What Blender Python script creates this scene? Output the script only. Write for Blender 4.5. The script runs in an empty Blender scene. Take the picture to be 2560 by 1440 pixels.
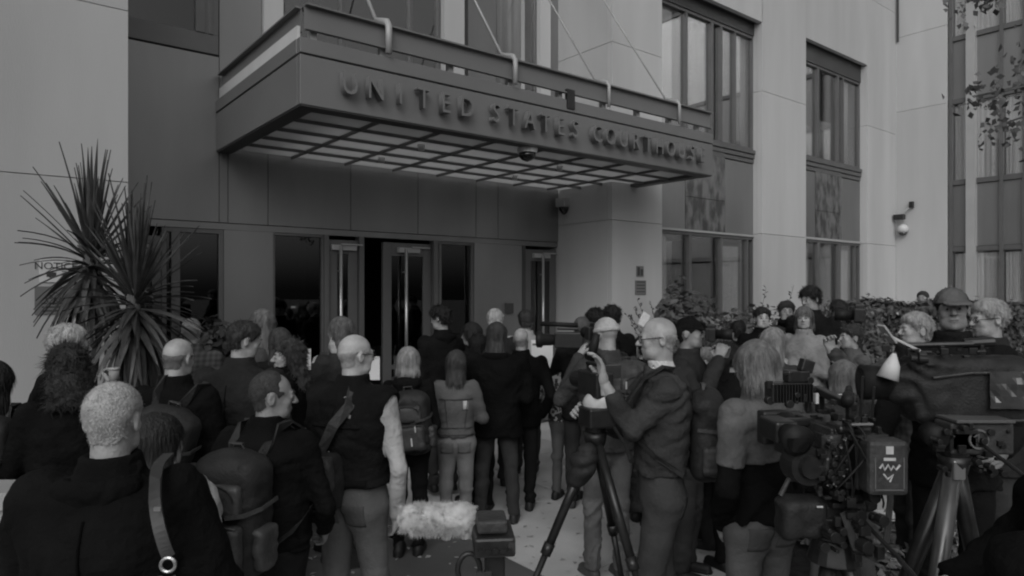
import bpy, math, random
import numpy as np
from mathutils import Vector, Matrix, Euler

# ---------------------------------------------------------------- camera, light, exposure
SC = bpy.context.scene
COL = SC.collection
FPX, CX, HY, CAMH = 1700.0, 1280.0, 725.0, 2.1      # focal length in photo pixels, centre column, horizon row, eye height
cam_d = bpy.data.cameras.new('camera')
cam = bpy.data.objects.new('camera', cam_d); COL.objects.link(cam)
cam_d.sensor_width = 36.0; cam_d.lens = 36.0 * FPX / 2560.0
cam.location = (0, 0, CAMH); cam.rotation_euler = (math.radians(90), 0, 0)
cam_d.shift_y = (HY - 720.0) / 2560.0
cam_d.clip_start = 0.05; cam_d.clip_end = 500
SC.camera = cam

SUN_EL, SUN_AZ = math.radians(36), math.radians(186)
W = bpy.data.worlds.new('World'); SC.world = W; W.use_nodes = True
nt = W.node_tree; nt.nodes.clear()
sky = nt.nodes.new('ShaderNodeTexSky'); sky.sky_type = 'NISHITA'; sky.sun_disc = False
sky.sun_elevation = SUN_EL; sky.sun_rotation = SUN_AZ; sky.dust_density = 6.0; sky.air_density = 1.0
hs_ = nt.nodes.new('ShaderNodeHueSaturation'); hs_.inputs['Saturation'].default_value = 0.0
bg = nt.nodes.new('ShaderNodeBackground'); bg.inputs[1].default_value = 0.14
wo = nt.nodes.new('ShaderNodeOutputWorld')
nt.links.new(sky.outputs[0], hs_.inputs['Color']); nt.links.new(hs_.outputs[0], bg.inputs[0]); nt.links.new(bg.outputs[0], wo.inputs[0])
sl = bpy.data.lights.new('sun', 'SUN'); sl.energy = 0.5; sl.angle = math.radians(75); sl.color = (1, 1, 1)
sun = bpy.data.objects.new('sun', sl); COL.objects.link(sun)
sd = Vector((math.sin(SUN_AZ) * math.cos(SUN_EL), math.cos(SUN_AZ) * math.cos(SUN_EL), math.sin(SUN_EL)))
sun.rotation_euler = sd.to_track_quat('Z', 'Y').to_euler()
SC.view_settings.view_transform = 'Standard'; SC.view_settings.look = 'None'
SC.view_settings.gamma = 1.0; SC.view_settings.exposure = -0.75
SC.view_settings.use_curve_mapping = False
SC.render.engine = 'CYCLES'
SC.cycles.max_bounces = 6; SC.cycles.transparent_max_bounces = 16
SC.cycles.filter_width = 2.1

rnd = random.Random(7)
nr = np.random.RandomState(11)

# ---------------------------------------------------------------- materials
MATS = {}
def mat(name, v, rough=0.8, spec=0.3, var=0.12, scale=6.0, bump=0.0, bscale=60.0, metal=0.0, stretch=(1, 1, 1), coat=0, sheen=0, detail=6, coords='Object', lo=0.3, hi=0.7, orand=0.0):
    """grey procedural material: base value v with soft variation of +-var, noise bump"""
    if name in MATS: return MATS[name]
    m = bpy.data.materials.new(name); m.use_nodes = True; N = m.node_tree.nodes; L = m.node_tree.links
    b = N['Principled BSDF']; b.inputs['Roughness'].default_value = rough; b.inputs['Metallic'].default_value = metal
    b.inputs['Specular IOR Level'].default_value = spec
    if sheen: b.inputs['Sheen Weight'].default_value = sheen
    tc = N.new('ShaderNodeTexCoord'); mp = N.new('ShaderNodeMapping'); mp.inputs['Scale'].default_value = stretch
    L.new(tc.outputs[coords], mp.inputs['Vector'])
    n = N.new('ShaderNodeTexNoise'); n.inputs['Scale'].default_value = scale; n.inputs['Detail'].default_value = detail
    L.new(mp.outputs[0], n.inputs['Vector'])
    r = N.new('ShaderNodeMapRange'); r.inputs['From Min'].default_value = lo; r.inputs['From Max'].default_value = hi
    r.inputs['To Min'].default_value = v * (1 - var); r.inputs['To Max'].default_value = v * (1 + var)
    L.new(n.outputs['Fac'], r.inputs['Value'])
    if orand:
        oi = N.new('ShaderNodeObjectInfo'); r2 = N.new('ShaderNodeMapRange'); r2.inputs['To Min'].default_value = 1 - orand; r2.inputs['To Max'].default_value = 1 + orand
        L.new(oi.outputs['Random'], r2.inputs['Value']); mu = N.new('ShaderNodeMath'); mu.operation = 'MULTIPLY'; L.new(r.outputs[0], mu.inputs[0]); L.new(r2.outputs[0], mu.inputs[1]); L.new(mu.outputs[0], b.inputs['Base Color'])
    else: L.new(r.outputs[0], b.inputs['Base Color'])
    if bump:
        n2 = N.new('ShaderNodeTexNoise'); n2.inputs['Scale'].default_value = bscale; n2.inputs['Detail'].default_value = 5
        L.new(mp.outputs[0], n2.inputs['Vector'])
        bp = N.new('ShaderNodeBump'); bp.inputs['Strength'].default_value = bump; bp.inputs['Distance'].default_value = 0.02
        L.new(n2.outputs['Fac'], bp.inputs['Height']); L.new(bp.outputs[0], b.inputs['Normal'])
    MATS[name] = m; return m

def glass(name, tint, refl=0.06, rough=0.01):
    """thin window pane: a fresnel mix of tinted see-through and mirror"""
    m = bpy.data.materials.new(name); m.use_nodes = True; N = m.node_tree.nodes; L = m.node_tree.links; N.clear()
    o = N.new('ShaderNodeOutputMaterial'); t = N.new('ShaderNodeBsdfTransparent'); t.inputs[0].default_value = (tint,) * 3 + (1,)
    g = N.new('ShaderNodeBsdfGlossy'); g.inputs['Roughness'].default_value = rough; g.inputs[0].default_value = (.9, .9, .9, 1)
    lw = N.new('ShaderNodeLayerWeight'); lw.inputs['Blend'].default_value = 0.25
    ma = N.new('ShaderNodeMath'); ma.operation = 'MULTIPLY_ADD'; ma.inputs[1].default_value = 0.6; ma.inputs[2].default_value = refl
    L.new(lw.outputs['Fresnel'], ma.inputs[0])
    mx = N.new('ShaderNodeMixShader'); L.new(ma.outputs[0], mx.inputs[0]); L.new(t.outputs[0], mx.inputs[1]); L.new(g.outputs[0], mx.inputs[2])
    L.new(mx.outputs[0], o.inputs[0]); MATS[name] = m; return m

def paving_mat(name='paving', lo=.52, hi=.64):
    m = bpy.data.materials.new(name); m.use_nodes = True; N = m.node_tree.nodes; L = m.node_tree.links
    b = N['Principled BSDF']; b.inputs['Roughness'].default_value = 0.85
    tc = N.new('ShaderNodeTexCoord')
    n1 = N.new('ShaderNodeTexNoise'); n1.inputs['Scale'].default_value = 1.1; n1.inputs['Detail'].default_value = 8
    n2 = N.new('ShaderNodeTexNoise'); n2.inputs['Scale'].default_value = 160; n2.inputs['Detail'].default_value = 3
    oi = N.new('ShaderNodeObjectInfo')
    for n in (n1, n2): L.new(tc.outputs['Object'], n.inputs['Vector'])
    r1 = N.new('ShaderNodeMapRange'); r1.inputs['From Min'].default_value = .3; r1.inputs['From Max'].default_value = .7; r1.inputs['To Min'].default_value = .62; r1.inputs['To Max'].default_value = 1.12
    r2 = N.new('ShaderNodeMapRange'); r2.inputs['From Min'].default_value = .25; r2.inputs['From Max'].default_value = .75; r2.inputs['To Min'].default_value = .8; r2.inputs['To Max'].default_value = 1.2
    r3 = N.new('ShaderNodeMapRange'); r3.inputs['To Min'].default_value = lo; r3.inputs['To Max'].default_value = hi
    L.new(n1.outputs[0], r1.inputs[0]); L.new(n2.outputs[0], r2.inputs[0]); L.new(oi.outputs['Random'], r3.inputs[0])
    a = N.new('ShaderNodeMath'); a.operation = 'MULTIPLY'; c = N.new('ShaderNodeMath'); c.operation = 'MULTIPLY'
    L.new(r1.outputs[0], a.inputs[0]); L.new(r2.outputs[0], a.inputs[1]); L.new(a.outputs[0], c.inputs[0]); L.new(r3.outputs[0], c.inputs[1])
    L.new(c.outputs[0], b.inputs['Base Color'])
    bp = N.new('ShaderNodeBump'); bp.inputs['Strength'].default_value = .3; bp.inputs['Distance'].default_value = .01
    L.new(n2.outputs[0], bp.inputs['Height']); L.new(bp.outputs[0], b.inputs['Normal']); return m

def pattern_mat():
    """bold black and white print of the patterned jersey"""
    m = bpy.data.materials.new('bold_print_cloth'); m.use_nodes = True; N = m.node_tree.nodes; L = m.node_tree.links
    b = N['Principled BSDF']; b.inputs['Roughness'].default_value = 0.9
    tc = N.new('ShaderNodeTexCoord'); v = N.new('ShaderNodeTexVoronoi'); v.inputs['Scale'].default_value = 11
    n = N.new('ShaderNodeTexNoise'); n.inputs['Scale'].default_value = 9; mx = N.new('ShaderNodeVectorMath'); mx.operation = 'ADD'
    L.new(tc.outputs['Object'], mx.inputs[0]); L.new(n.outputs['Color'], mx.inputs[1]); L.new(tc.outputs['Object'], n.inputs['Vector'])
    L.new(mx.outputs[0], v.inputs['Vector'])
    cr = N.new('ShaderNodeValToRGB'); cr.color_ramp.interpolation = 'CONSTANT'
    cr.color_ramp.elements[0].color = (.02, .02, .02, 1); cr.color_ramp.elements[1].position = .42; cr.color_ramp.elements[1].color = (.38, .38, .38, 1)
    e = cr.color_ramp.elements.new(.7); e.color = (.06, .06, .06, 1)
    L.new(v.outputs['Color'], cr.inputs[0]); L.new(cr.outputs[0], b.inputs['Base Color']); return m

def plaid_mat(name='plaid_cloth', a=.05, c=.14):
    m = bpy.data.materials.new(name); m.use_nodes = True; N = m.node_tree.nodes; L = m.node_tree.links
    b = N['Principled BSDF']; b.inputs['Roughness'].default_value = 0.9
    tc = N.new('ShaderNodeTexCoord'); outs = []
    for ax in ('X', 'Z'):
        w = N.new('ShaderNodeTexWave'); w.bands_direction = ax; w.inputs['Scale'].default_value = 7; w.inputs['Distortion'].default_value = .6
        L.new(tc.outputs['Object'], w.inputs['Vector']); outs.append(w)
    mm = N.new('ShaderNodeMath'); mm.operation = 'ADD'; L.new(outs[0].outputs['Fac'], mm.inputs[0]); L.new(outs[1].outputs['Fac'], mm.inputs[1])
    r = N.new('ShaderNodeMapRange'); r.inputs['From Max'].default_value = 2; r.inputs['To Min'].default_value = a; r.inputs['To Max'].default_value = c
    L.new(mm.outputs[0], r.inputs[0]); L.new(r.outputs[0], b.inputs['Base Color']); return m

M = {}
M['stone'] = mat('limestone_panel', .50, .8, .25, .07, 1.4, .15, 90, stretch=(1.5, 1.5, .22), orand=.05)
M['stone2'] = mat('limestone_panel_side', .48, .8, .25, .06, 1.4, .12, 90, stretch=(1.5, 1.5, .22), orand=.05)
M['joint'] = mat('joint_sealant', .33, .9)
M['metal'] = mat('bronze_metal_panel', .27, .38, .5, .10, 1.2, .03, 25, metal=.65, stretch=(1.5, 1.5, .4), orand=.05)
M['metal_d'] = mat('dark_bronze_metal', .07, .4, .45, .08, 2.0, metal=.25)
M['frame'] = mat('window_frame_metal', .14, .4, .5, .08, 3.0, metal=.3)
M['frame_l'] = mat('light_frame_metal', .40, .45, .4, .06, 3.0, metal=.1)
M['fascia'] = mat('canopy_steel', .19, .45, .4, .06, 1.2, .02, 15, metal=.2)
M['letter'] = mat('sign_letter_steel', .19, .42, .45, .05, 3, metal=.2)
M['marble'] = mat('veined_dark_marble', .10, .25, .6, .55, 7, detail=14, stretch=(1, 1, .45), lo=.40, hi=.60)
M['curtain'] = mat('white_curtain', .80, .85, .2, .10, 1.5, stretch=(30, 30, 1), bump=.35, bscale=2)
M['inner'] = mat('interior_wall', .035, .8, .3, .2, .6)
M['white'] = mat('white_paint', .62, .5, .4, .04)
M['steel'] = mat('bright_steel', .45, .28, .7, .05, metal=.7); M['leg_steel'] = mat('tripod_leg_steel', .16, .3, .7, .2, 8, metal=.6)
M['glass'] = glass('window_glass', .92, .13)
M['glass_d'] = glass('dark_tinted_glass', .34, .09)
M['frost'] = glass('canopy_glass', .80, .02, .3)
def _frost():
    N = M['frost'].node_tree.nodes; L = M['frost'].node_tree.links; o = [n for n in N if n.type == 'OUTPUT_MATERIAL'][0]; mx = o.inputs[0].links[0].from_node
    t = N.new('ShaderNodeBsdfTranslucent'); t.inputs[0].default_value = (.8, .8, .8, 1); m2 = N.new('ShaderNodeMixShader'); m2.inputs[0].default_value = .5
    L.new(mx.outputs[0], m2.inputs[1]); L.new(t.outputs[0], m2.inputs[2]); L.new(m2.outputs[0], o.inputs[0])
_frost()
M['paving'] = paving_mat(); M['paving_d'] = paving_mat('dark_paving', .10, .14)
M['under'] = mat('ground_concrete', .10, .9, .2, .25, 2, .3, 60)
M['planter'] = mat('planter_concrete', .33, .8, .25, .1, 3, .2, 60)
M['soil'] = mat('soil', .04, .95, .1, .4, 12, .6, 40)
M['leaf'] = mat('shrub_leaf', .085, .5, .4, .5, 3.5, coords='Object')
M['leaf_l'] = mat('pale_leaf', .21, .5, .4, .5, 9)
M['leaf_d'] = mat('dark_leaf', .05, .5, .4, .4, 5)
M['yucca'] = mat('yucca_leaf', .055, .42, .45, .35, 7)
M['yucca_dead'] = mat('dry_yucca_leaf', .12, .75, .2, .45, 9)
M['bark'] = mat('bark', .10, .9, .1, .4, 14, .7, 30, stretch=(1, 1, .25))
M['litter'] = mat('fallen_leaf', .42, .8, .2, .4, 20)
M['blackplastic'] = mat('black_plastic', .018, .38, .5, .3, 30, .05, 200)
M['blackrubber'] = mat('black_rubber', .012, .6, .3, .3, 20)
M['blackmetal'] = mat('black_metal', .03, .35, .6, .3, 20, metal=.4)
M['nylon'] = mat('black_nylon', .02, .62, .35, .3, 18, .25, 90)
M['nylon2'] = mat('charcoal_nylon', .045, .55, .4, .3, 14, .3, 60)
M['lens'] = mat('lens_glass', .01, .05, .9, .1)
M['screen'] = mat('screen_glass', .05, .12, .7, .3, 10)
M['paper'] = mat('white_paper', .75, .7, .2, .04)
M['label'] = mat('printed_label', .55, .5, .3, .1, 30)
M['signplate'] = mat('grey_sign_plate', .17, .5, .4, .05)
M['signpale'] = mat('pale_sign_plate', .64, .5, .4, .05)
M['ink'] = mat('dark_print', .06, .6, .2, .05)
M['fluff'] = mat('pale_fur', .52, .95, .1, .25, 30)
M['pattern'] = pattern_mat(); M['plaid'] = plaid_mat(); M['plaid2'] = plaid_mat('dark_check_cloth', .035, .09)
def cloth(v): return mat('cloth_%03d' % int(v * 1000), v * (.62 if v < .025 else 1), .92, .07, .35, 5, .6, 34)
def denim(v): return mat('denim_%03d' % int(v * 1000), v, .92, .10, .30, 4, .3, 55)
def skin(v): return mat('skin_%03d' % int(v * 1000), v, .45, .45, .22, 17, .22, 95)
def hairm(v): return mat('hair_%03d' % int(v * 1000), v, .55, .35, .38, 26, .7, 60, stretch=(1.6, 1.6, .22))
def stubble(v): return mat('cropped_hair_%03d' % int(v * 1000), v, .8, .2, .22, 22, .5, 130)

# ---------------------------------------------------------------- object helpers
def link(o, parent=None):
    COL.objects.link(o)
    if parent is not None: o.parent = parent
    return o
def tag(o, label=None, cat=None, group=None, kind=None):
    if label: o['label'] = label
    if cat: o['category'] = cat
    if group: o['group'] = group
    if kind: o['kind'] = kind
    return o
def empty(name, loc=(0, 0, 0), rz=0.0, **k):
    o = bpy.data.objects.new(name, None); o.empty_display_size = .1; o.location = loc; o.rotation_euler = (0, 0, rz)
    link(o); return tag(o, **k)
def mesh_obj(name, V, F, m, parent=None, smooth=False, loc=None, rot=None):
    me = bpy.data.meshes.new(name)
    if isinstance(F, np.ndarray) and isinstance(V, np.ndarray):
        n = F.shape[1]
        me.vertices.add(len(V)); me.vertices.foreach_set('co', V.astype(np.float32).ravel())
        me.loops.add(F.size); me.loops.foreach_set('vertex_index', F.astype(np.int32).ravel())
        me.polygons.add(len(F)); me.polygons.foreach_set('loop_start', np.arange(0, F.size, n, dtype=np.int32))
        me.update(calc_edges=True)
    else:
        me.from_pydata([tuple(v) for v in V], [], [tuple(f) for f in F])
    if smooth: me.polygons.foreach_set('use_smooth', [True] * len(me.polygons))
    me.materials.append(m); me.update()
    o = bpy.data.objects.new(name, me)
    if loc is not None: o.location = loc
    if rot is not None: o.rotation_euler = rot
    return link(o, parent)
def share(o, parent=None, loc=None, rot=None, scale=None):
    c = o.copy(); COL.objects.link(c)
    if parent is not None: c.parent = parent
    if loc is not None: c.location = loc
    if rot is not None: c.rotation_euler = rot
    if scale is not None: c.scale = scale
    return c

class MB:
    """collects boxes, tubes and plates into one mesh"""
    def __init__(s): s.V = []; s.F = []
    def add(s, V, F):
        k = len(s.V); s.V += [Vector(v) for v in V]; s.F += [tuple(i + k for i in f) for f in F]; return s
    def box(s, c, sz, R=None):
        c = Vector(c); h = [q / 2 for q in sz]; R = R or Matrix.Identity(3)
        V = [c + R @ Vector((x * h[0], y * h[1], z * h[2])) for x in (-1, 1) for y in (-1, 1) for z in (-1, 1)]
        return s.add(V, [(0, 1, 3, 2), (4, 6, 7, 5), (0, 4, 5, 1), (2, 3, 7, 6), (0, 2, 6, 4), (1, 5, 7, 3)])
    def tube(s, pts, r, n=10, cap=True):
        pts = [Vector(p) for p in pts]; rs = r if isinstance(r, (list, tuple)) else [r] * len(pts)
        V = []; F = []; ref = Vector((0, 0, 1))
        for i, p in enumerate(pts):
            d = (pts[min(i + 1, len(pts) - 1)] - pts[max(i - 1, 0)]).normalized()
            if i == 0: ref = Vector((0, 0, 1)) if abs(d.z) < .9 else Vector((1, 0, 0))
            a = d.cross(ref).normalized(); b = a.cross(d).normalized(); ref = b
            for k in range(n):
                t = 2 * math.pi * k / n; V.append(p + (a * math.cos(t) + b * math.sin(t)) * rs[i])
        for i in range(len(pts) - 1):
            for k in range(n): F.append((i * n + k, i * n + (k + 1) % n, (i + 1) * n + (k + 1) % n, (i + 1) * n + k))
        if cap: F.append(tuple(range(n - 1, -1, -1))); F.append(tuple(range((len(pts) - 1) * n, len(pts) * n)))
        return s.add(V, F)
    def ribbon(s, pts, w, t, axis=None):
        """flat strap along pts, flat side turned away from the vertical body axis"""
        pts = [Vector(p) for p in pts]; V = []; F = []
        for i, p in enumerate(pts):
            d = (pts[min(i + 1, len(pts) - 1)] - pts[max(i - 1, 0)]).normalized()
            n = Vector(axis) if axis else Vector((p.x * .6, p.y, .12 if abs(d.z) > .5 else 1.0))
            sd_ = d.cross(n).normalized(); n = sd_.cross(d).normalized()
            for a, b in ((-1, -1), (1, -1), (1, 1), (-1, 1)): V.append(p + sd_ * a * w / 2 + n * b * t / 2)
        for i in range(len(pts) - 1):
            for k in range(4): F.append((i * 4 + k, i * 4 + (k + 1) % 4, (i + 1) * 4 + (k + 1) % 4, (i + 1) * 4 + k))
        F.append((3, 2, 1, 0)); k = (len(pts) - 1) * 4; F.append((k, k + 1, k + 2, k + 3)); return s.add(V, F)
    def plate(s, outline, d0, d1, O, A, B, Nn):
        """prism of a 2-D outline in plane (A,B) at O between offsets d0 and d1 along Nn"""
        n = len(outline); V = [O + A * x + B * y + Nn * d for d in (d0, d1) for x, y in outline]
        F = [tuple(range(n - 1, -1, -1)), tuple(range(n, 2 * n))] + [(i, (i + 1) % n, n + (i + 1) % n, n + i) for i in range(n)]
        return s.add(V, F)
    def obj(s, name, m, parent=None, bevel=0, smooth=False, loc=None, rot=None):
        o = mesh_obj(name, s.V, s.F, m, parent, smooth, loc, rot)
        if bevel:
            b = o.modifiers.new('bevel', 'BEVEL'); b.width = bevel; b.segments = 2; b.limit_method = 'ANGLE'
        return o
def smooth_by_angle(o):
    for p in o.data.polygons: p.use_smooth = True
    return o
def P(px, py, d): return Vector(((px - CX) / FPX * d, d, CAMH - (py - HY) * d / FPX))
def text_mesh(body, size, depth, name, m, parent, mw, squash=1.0):
    cu = bpy.data.curves.new(name, 'FONT'); cu.body = body; cu.size = size; cu.extrude = depth; cu.align_x = 'CENTER'; cu.align_y = 'CENTER'; cu.resolution_u = 3
    t = bpy.data.objects.new('tmp', cu); COL.objects.link(t); dg = bpy.context.evaluated_depsgraph_get()
    me = bpy.data.meshes.new_from_object(t.evaluated_get(dg)); bpy.data.objects.remove(t); bpy.data.curves.remove(cu)
    me.name = name; me.transform(mw @ Matrix.Diagonal((squash, 1, 1, 1))); me.materials.clear(); me.materials.append(m)
    return link(bpy.data.objects.new(name, me), parent)

# ---------------------------------------------------------------- building frame
TU = (3420 - CX) / FPX
UA = Vector((TU, 1, 0)).normalized(); VA = Vector((-UA.y, UA.x, 0))     # along the front; into the building
D0 = 7.8; P0 = Vector(((540 - CX) / FPX * D0, D0, 0))
BR = Matrix((UA, VA, Vector((0, 0, 1)))).transposed()
def W3(u, v, z): return P0 + UA * u + VA * v + Vector((0, 0, z))
def Uc(col, v=0.0):
    """front coordinate of the point on plane v that lies in a direction of the plan"""
    k = (col - CX) / FPX; o = P0 + VA * v; return (k * o.y - o.x) / (UA.x - k * UA.y)
def Zc(col, row, v=0.0):
    y = W3(Uc(col, v), v, 0).y; return CAMH - (row - HY) * y / FPX
def bb(mb, u0, u1, v0, v1, z0, z1):
    return mb.box(W3((u0 + u1) / 2, (v0 + v1) / 2, (z0 + z1) / 2), (abs(u1 - u0), abs(v1 - v0), abs(z1 - z0)), BR)
def bpart(name, m, parent, u0, u1, v0, v1, z0, z1, bevel=0):
    mb = MB(); bb(mb, u0, u1, v0, v1, z0, z1); return mb.obj(name, m, parent, bevel)

# ---------------------------------------------------------------- ground
def R2(a): return Matrix.Rotation(a, 3, 'Z')
g = MB(); g.box((0, 60, -.35), (260, 300, .5)); tag(g.obj('ground', M['under']), kind='structure')
TOP = 13.0
# paving slabs laid parallel to the building front, joints recessed
plaza = empty('plaza_paving', kind='structure')
slab_mesh = None; dark_mesh = None
US, VS = 1.5, 1.5
for i in range(-7, 13):
    for j in range(-9, 1):
        u, v = i * US + .35, j * VS - .1 - US / 2
        c = W3(u, v, 0)
        if c.y < -1.0 or c.y > 20 or abs(c.x) > 1.2 * max(c.y, 1) + 3: continue
        if i == 0:
            if dark_mesh is None:
                s_ = MB(); s_.box((0, 0, -.05), (US - .012, VS - .012, .10), BR); dark_mesh = s_.obj('slab', M['paving_d'], plaza, .004); dark_mesh.location = c; dark_mesh['label'] = 'dark paving slab'
            else: share(dark_mesh, plaza, loc=c)
            continue
        if slab_mesh is None:
            s_ = MB(); s_.box((0, 0, -.05), (US - .012, VS - .012, .10), BR); slab_mesh = s_.obj('slab', M['paving'], plaza, .004); slab_mesh.location = c
        else: share(slab_mesh, plaza, loc=c)
base = MB(); bb(base, -14, 24, -16, 3, -.09, -.012); tag(base.obj('plaza_bed', M['under']), kind='structure')

# ---------------------------------------------------------------- building
bld = empty('courthouse_building', W3(6, 2, 0))
tag(bld, 'pale stone office building with dark bronze metal bays and tall curtained windows', 'building')
BO = bld.location.copy()
def bp(name, m, u0, u1, v0, v1, z0, z1, parent=None, bevel=0):
    mb = MB(); bb(mb, u0, u1, v0, v1, z0, z1)
    base_ = Vector(BO)
    mb.V = [p - base_ for p in mb.V]
    return mb.obj(name, m, parent or bld, bevel)
G = .004     # half joint
U_R = Uc(1396)                                    # right corner of the recessed entrance wall
k_ = (1530 - CX) / FPX; a_ = W3(U_R, 0, 0)
SP = (k_ * a_.y - a_.x) / (-VA.x + k_ * VA.y)     # how far the pillars stand in front of that wall
SP = abs(SP)
VF = -SP                                          # pillar plane
def stone_field(u0, u1, v0, v1, zs, us=(), name='stone_panel', m='stone', parent=None):
    """stone slabs with open joints, on a backing"""
    lv = [0.0] + list(zs) + [TOP]; lu = [u0] + list(us) + [u1]
    for a, b in zip(lv[:-1], lv[1:]):
        for c, d in zip(lu[:-1], lu[1:]):
            bp(name, M[m], c + (G if c != u0 else 0), d - (G if d != u1 else 0), v0, v1, a + G, b - G, parent)
# left wall in front of the entrance bay
uL = Uc(320, VF)
zl = [Zc(250, 450, VF), Zc(250, 12, VF)]
stone_field(uL - 9, uL, VF, VF + .09, zl, (uL - 6, uL - 3.0), m='stone2')
bp('wall_core', M['joint'], uL - 9, uL - .002, VF + .09, .6, 0, TOP)
# pillar right of the entrance, then bays and pillars
z1 = Zc(1530, 549, VF); z2 = Zc(1530, 103, VF)
pill = [(1530, 1655), (1905, 2015), (2168, 2240)]
for i, (a, b) in enumerate(pill):
    ua, ub = Uc(a, VF), Uc(b, VF)
    if i == 0: ua = U_R
    stone_field(ua + .002, ub, VF, VF + .09, [z1, z2, z2 + 2.9])
    bp('pillar_core', M['joint'], ua + .03, ub - .03, VF + .09, .9, 0, TOP)
    # side facing
    lv = [0, z1, z2, z2 + 2.9, TOP]
    for p_, q_ in zip(lv[:-1], lv[1:]):
        w_ = SP + .5 if i == 0 else .9 + SP
        mb = MB(); bb(mb, ua, ua + .028, VF + .092, VF + w_, p_ + G, q_ - G); mb.V = [p - BO for p in mb.V]; mb.obj('stone_panel', M['stone2'], bld)
        mb = MB(); bb(mb, ub - .028, ub, VF + .092, VF + w_, p_ + G, q_ - G); mb.V = [p - BO for p in mb.V]; mb.obj('stone_panel', M['stone2'], bld)
# stone above bays
def window(u0, u1, v, z0, z1, mulls, m_fr='frame', gl='glass', fw=.05, parent=None, name='window', trans=()):
    f = MB(); dep = .09
    bb(f, u0, u1, v, v + dep, z1 - fw, z1); bb(f, u0, u1, v, v + dep, z0, z0 + fw)
    for x in (u0, u1 - fw): bb(f, x, x + fw, v + .001, v + dep, z0 + fw, z1 - fw)
    for mu, w in mulls: bb(f, mu - w / 2, mu + w / 2, v - .012, v + dep - .005, z0 + fw, z1 - fw)
    for t in trans: bb(f, u0 + fw, u1 - fw, v + .01, v + dep - .01, t - .025, t + .025)
    f.V = [p - BO for p in f.V]; fo = f.obj(name, M[m_fr], parent or bld, .004)
    xs = [u0 + fw] + [q for mu, w in mulls for q in (mu - w / 2, mu + w / 2)] + [u1 - fw]
    for i in range(0, len(xs), 2):
        if xs[i + 1] - xs[i] < .03: continue
        p_ = MB(); bb(p_, xs[i] - .008, xs[i + 1] + .008, v + .045, v + .053, z0 + fw - .008, z1 - fw + .008)
        p_.V = [q - BO for q in p_.V]; p_.obj('pane', M[gl], fo)
    return fo
def curtain(u0, u1, v, z0, z1, fo, m='curtain'):
    n = max(6, int((u1 - u0) / .035)); V = []; F = []
    for i in range(n + 1):
        t = i / n; u = u0 + (u1 - u0) * t; vv = v + .022 * math.sin(t * n * 1.1) + .01 * math.sin(t * n * .37)
        V += [W3(u, vv, z0) - BO, W3(u, vv, z1) - BO]
        if i: F.append((2 * i - 2, 2 * i, 2 * i + 1, 2 * i - 1))
    o = mesh_obj('curtain', V, F, M[m], fo, True); s = o.modifiers.new('thickness', 'SOLIDIFY'); s.thickness = .004; return o

def recess_v(col_back, col_front):
    """depth at which an inner corner seen at col_back lies behind the front corner col_front"""
    uf = Uc(col_front, VF); k = (col_back - CX) / FPX; a = W3(uf, VF, 0)
    return VF + (k * a.y - a.x) / (VA.x - k * VA.y)
def bay(cl, cr, cb, rows, marble, mull_up, mull_lo, cu_up, cu_lo):
    vb = recess_v(cb, cr); ul = Uc(cl, VF); ur = Uc(cr, VF); cm = (cl + cb) / 2
    ztop, zuw1, zuw0, zsp1, zsp0, zlw1 = [Zc(cm, r, vb) for r in rows]
    ztf = Zc((cl + cr) / 2, rows[0], VF)
    # stone over the bay with dark soffit
    zz = [q for q in (ztf, z2 + 2.9, TOP) if q >= ztf]
    for a, b in zip(zz[:-1], zz[1:]):
        bp('stone_panel', M['stone'], ul + .003, ur - .003, VF, VF + .09, a, b - G)
    bp('lintel_soffit', M['metal_d'], ul + .004, ur - .004, VF + .092, vb + .6, ztf + .02, ztf + .16)
    # dark head above the glass
    bp('window_head', M['metal_d'], ul, ur, vb - .02, vb + .06, zuw1 + .002, ztf + .018)
    fo = window(ul, ur, vb, zuw0, zuw1, [(Uc(c, vb), w) for c, w in mull_up])
    for c0, c1, t in cu_up: curtain(Uc(c0, vb), Uc(c1, vb), vb + .10, zuw0 + .05, zuw0 + (zuw1 - zuw0) * t, fo)
    # sill mouldings
    h = (zuw0 - zsp1) / 3
    for i in range(3):
        bp('sill_band', M['frame'], ul + .003, ur - .003, vb - .05 + .018 * i, vb + .05, zuw0 - (i + 1) * h + .015, zuw0 - i * h - .002)
    # spandrel: metal, marble, metal
    m0, m1 = Uc(marble[0], vb), Uc(marble[1], vb)
    bp('metal_panel', M['metal'], ul + .003, m0 - G, vb, vb + .04, zsp0 + G, zsp1 - G)
    zm = zsp0 + (zsp1 - zsp0) * .42
    bp('marble_panel', M['marble'], m0 + G, m1 - G, vb - .01, vb + .04, zm + .004, zuw0 - .12)
    bp('marble_panel', M['marble'], m0 + G, m1 - G, vb - .01, vb + .04, zsp0 + G, zm - .004)
    bp('metal_panel', M['metal'], m1 + G, ur - .003, vb, vb + .04, zsp0 + G, zsp1 - G)
    bp('window_head', M['frame_l'], ul + .002, ur - .002, vb - .03, vb + .05, zlw1 + .004, zsp0 - .002)
    fo = window(ul, ur, vb, .25, zlw1, [(Uc(c, vb), w) for c, w in mull_lo])
    for c0, c1, t in cu_lo: curtain(Uc(c0, vb), Uc(c1, vb), vb + .10, .3, zlw1 * t, fo)
    bp('metal_panel', M['metal'], ul, ur, vb, vb + .05, 0, .245)
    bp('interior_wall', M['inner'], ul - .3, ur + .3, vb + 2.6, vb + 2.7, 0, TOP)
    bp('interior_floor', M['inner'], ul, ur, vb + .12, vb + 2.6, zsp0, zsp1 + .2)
    return vb
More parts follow.
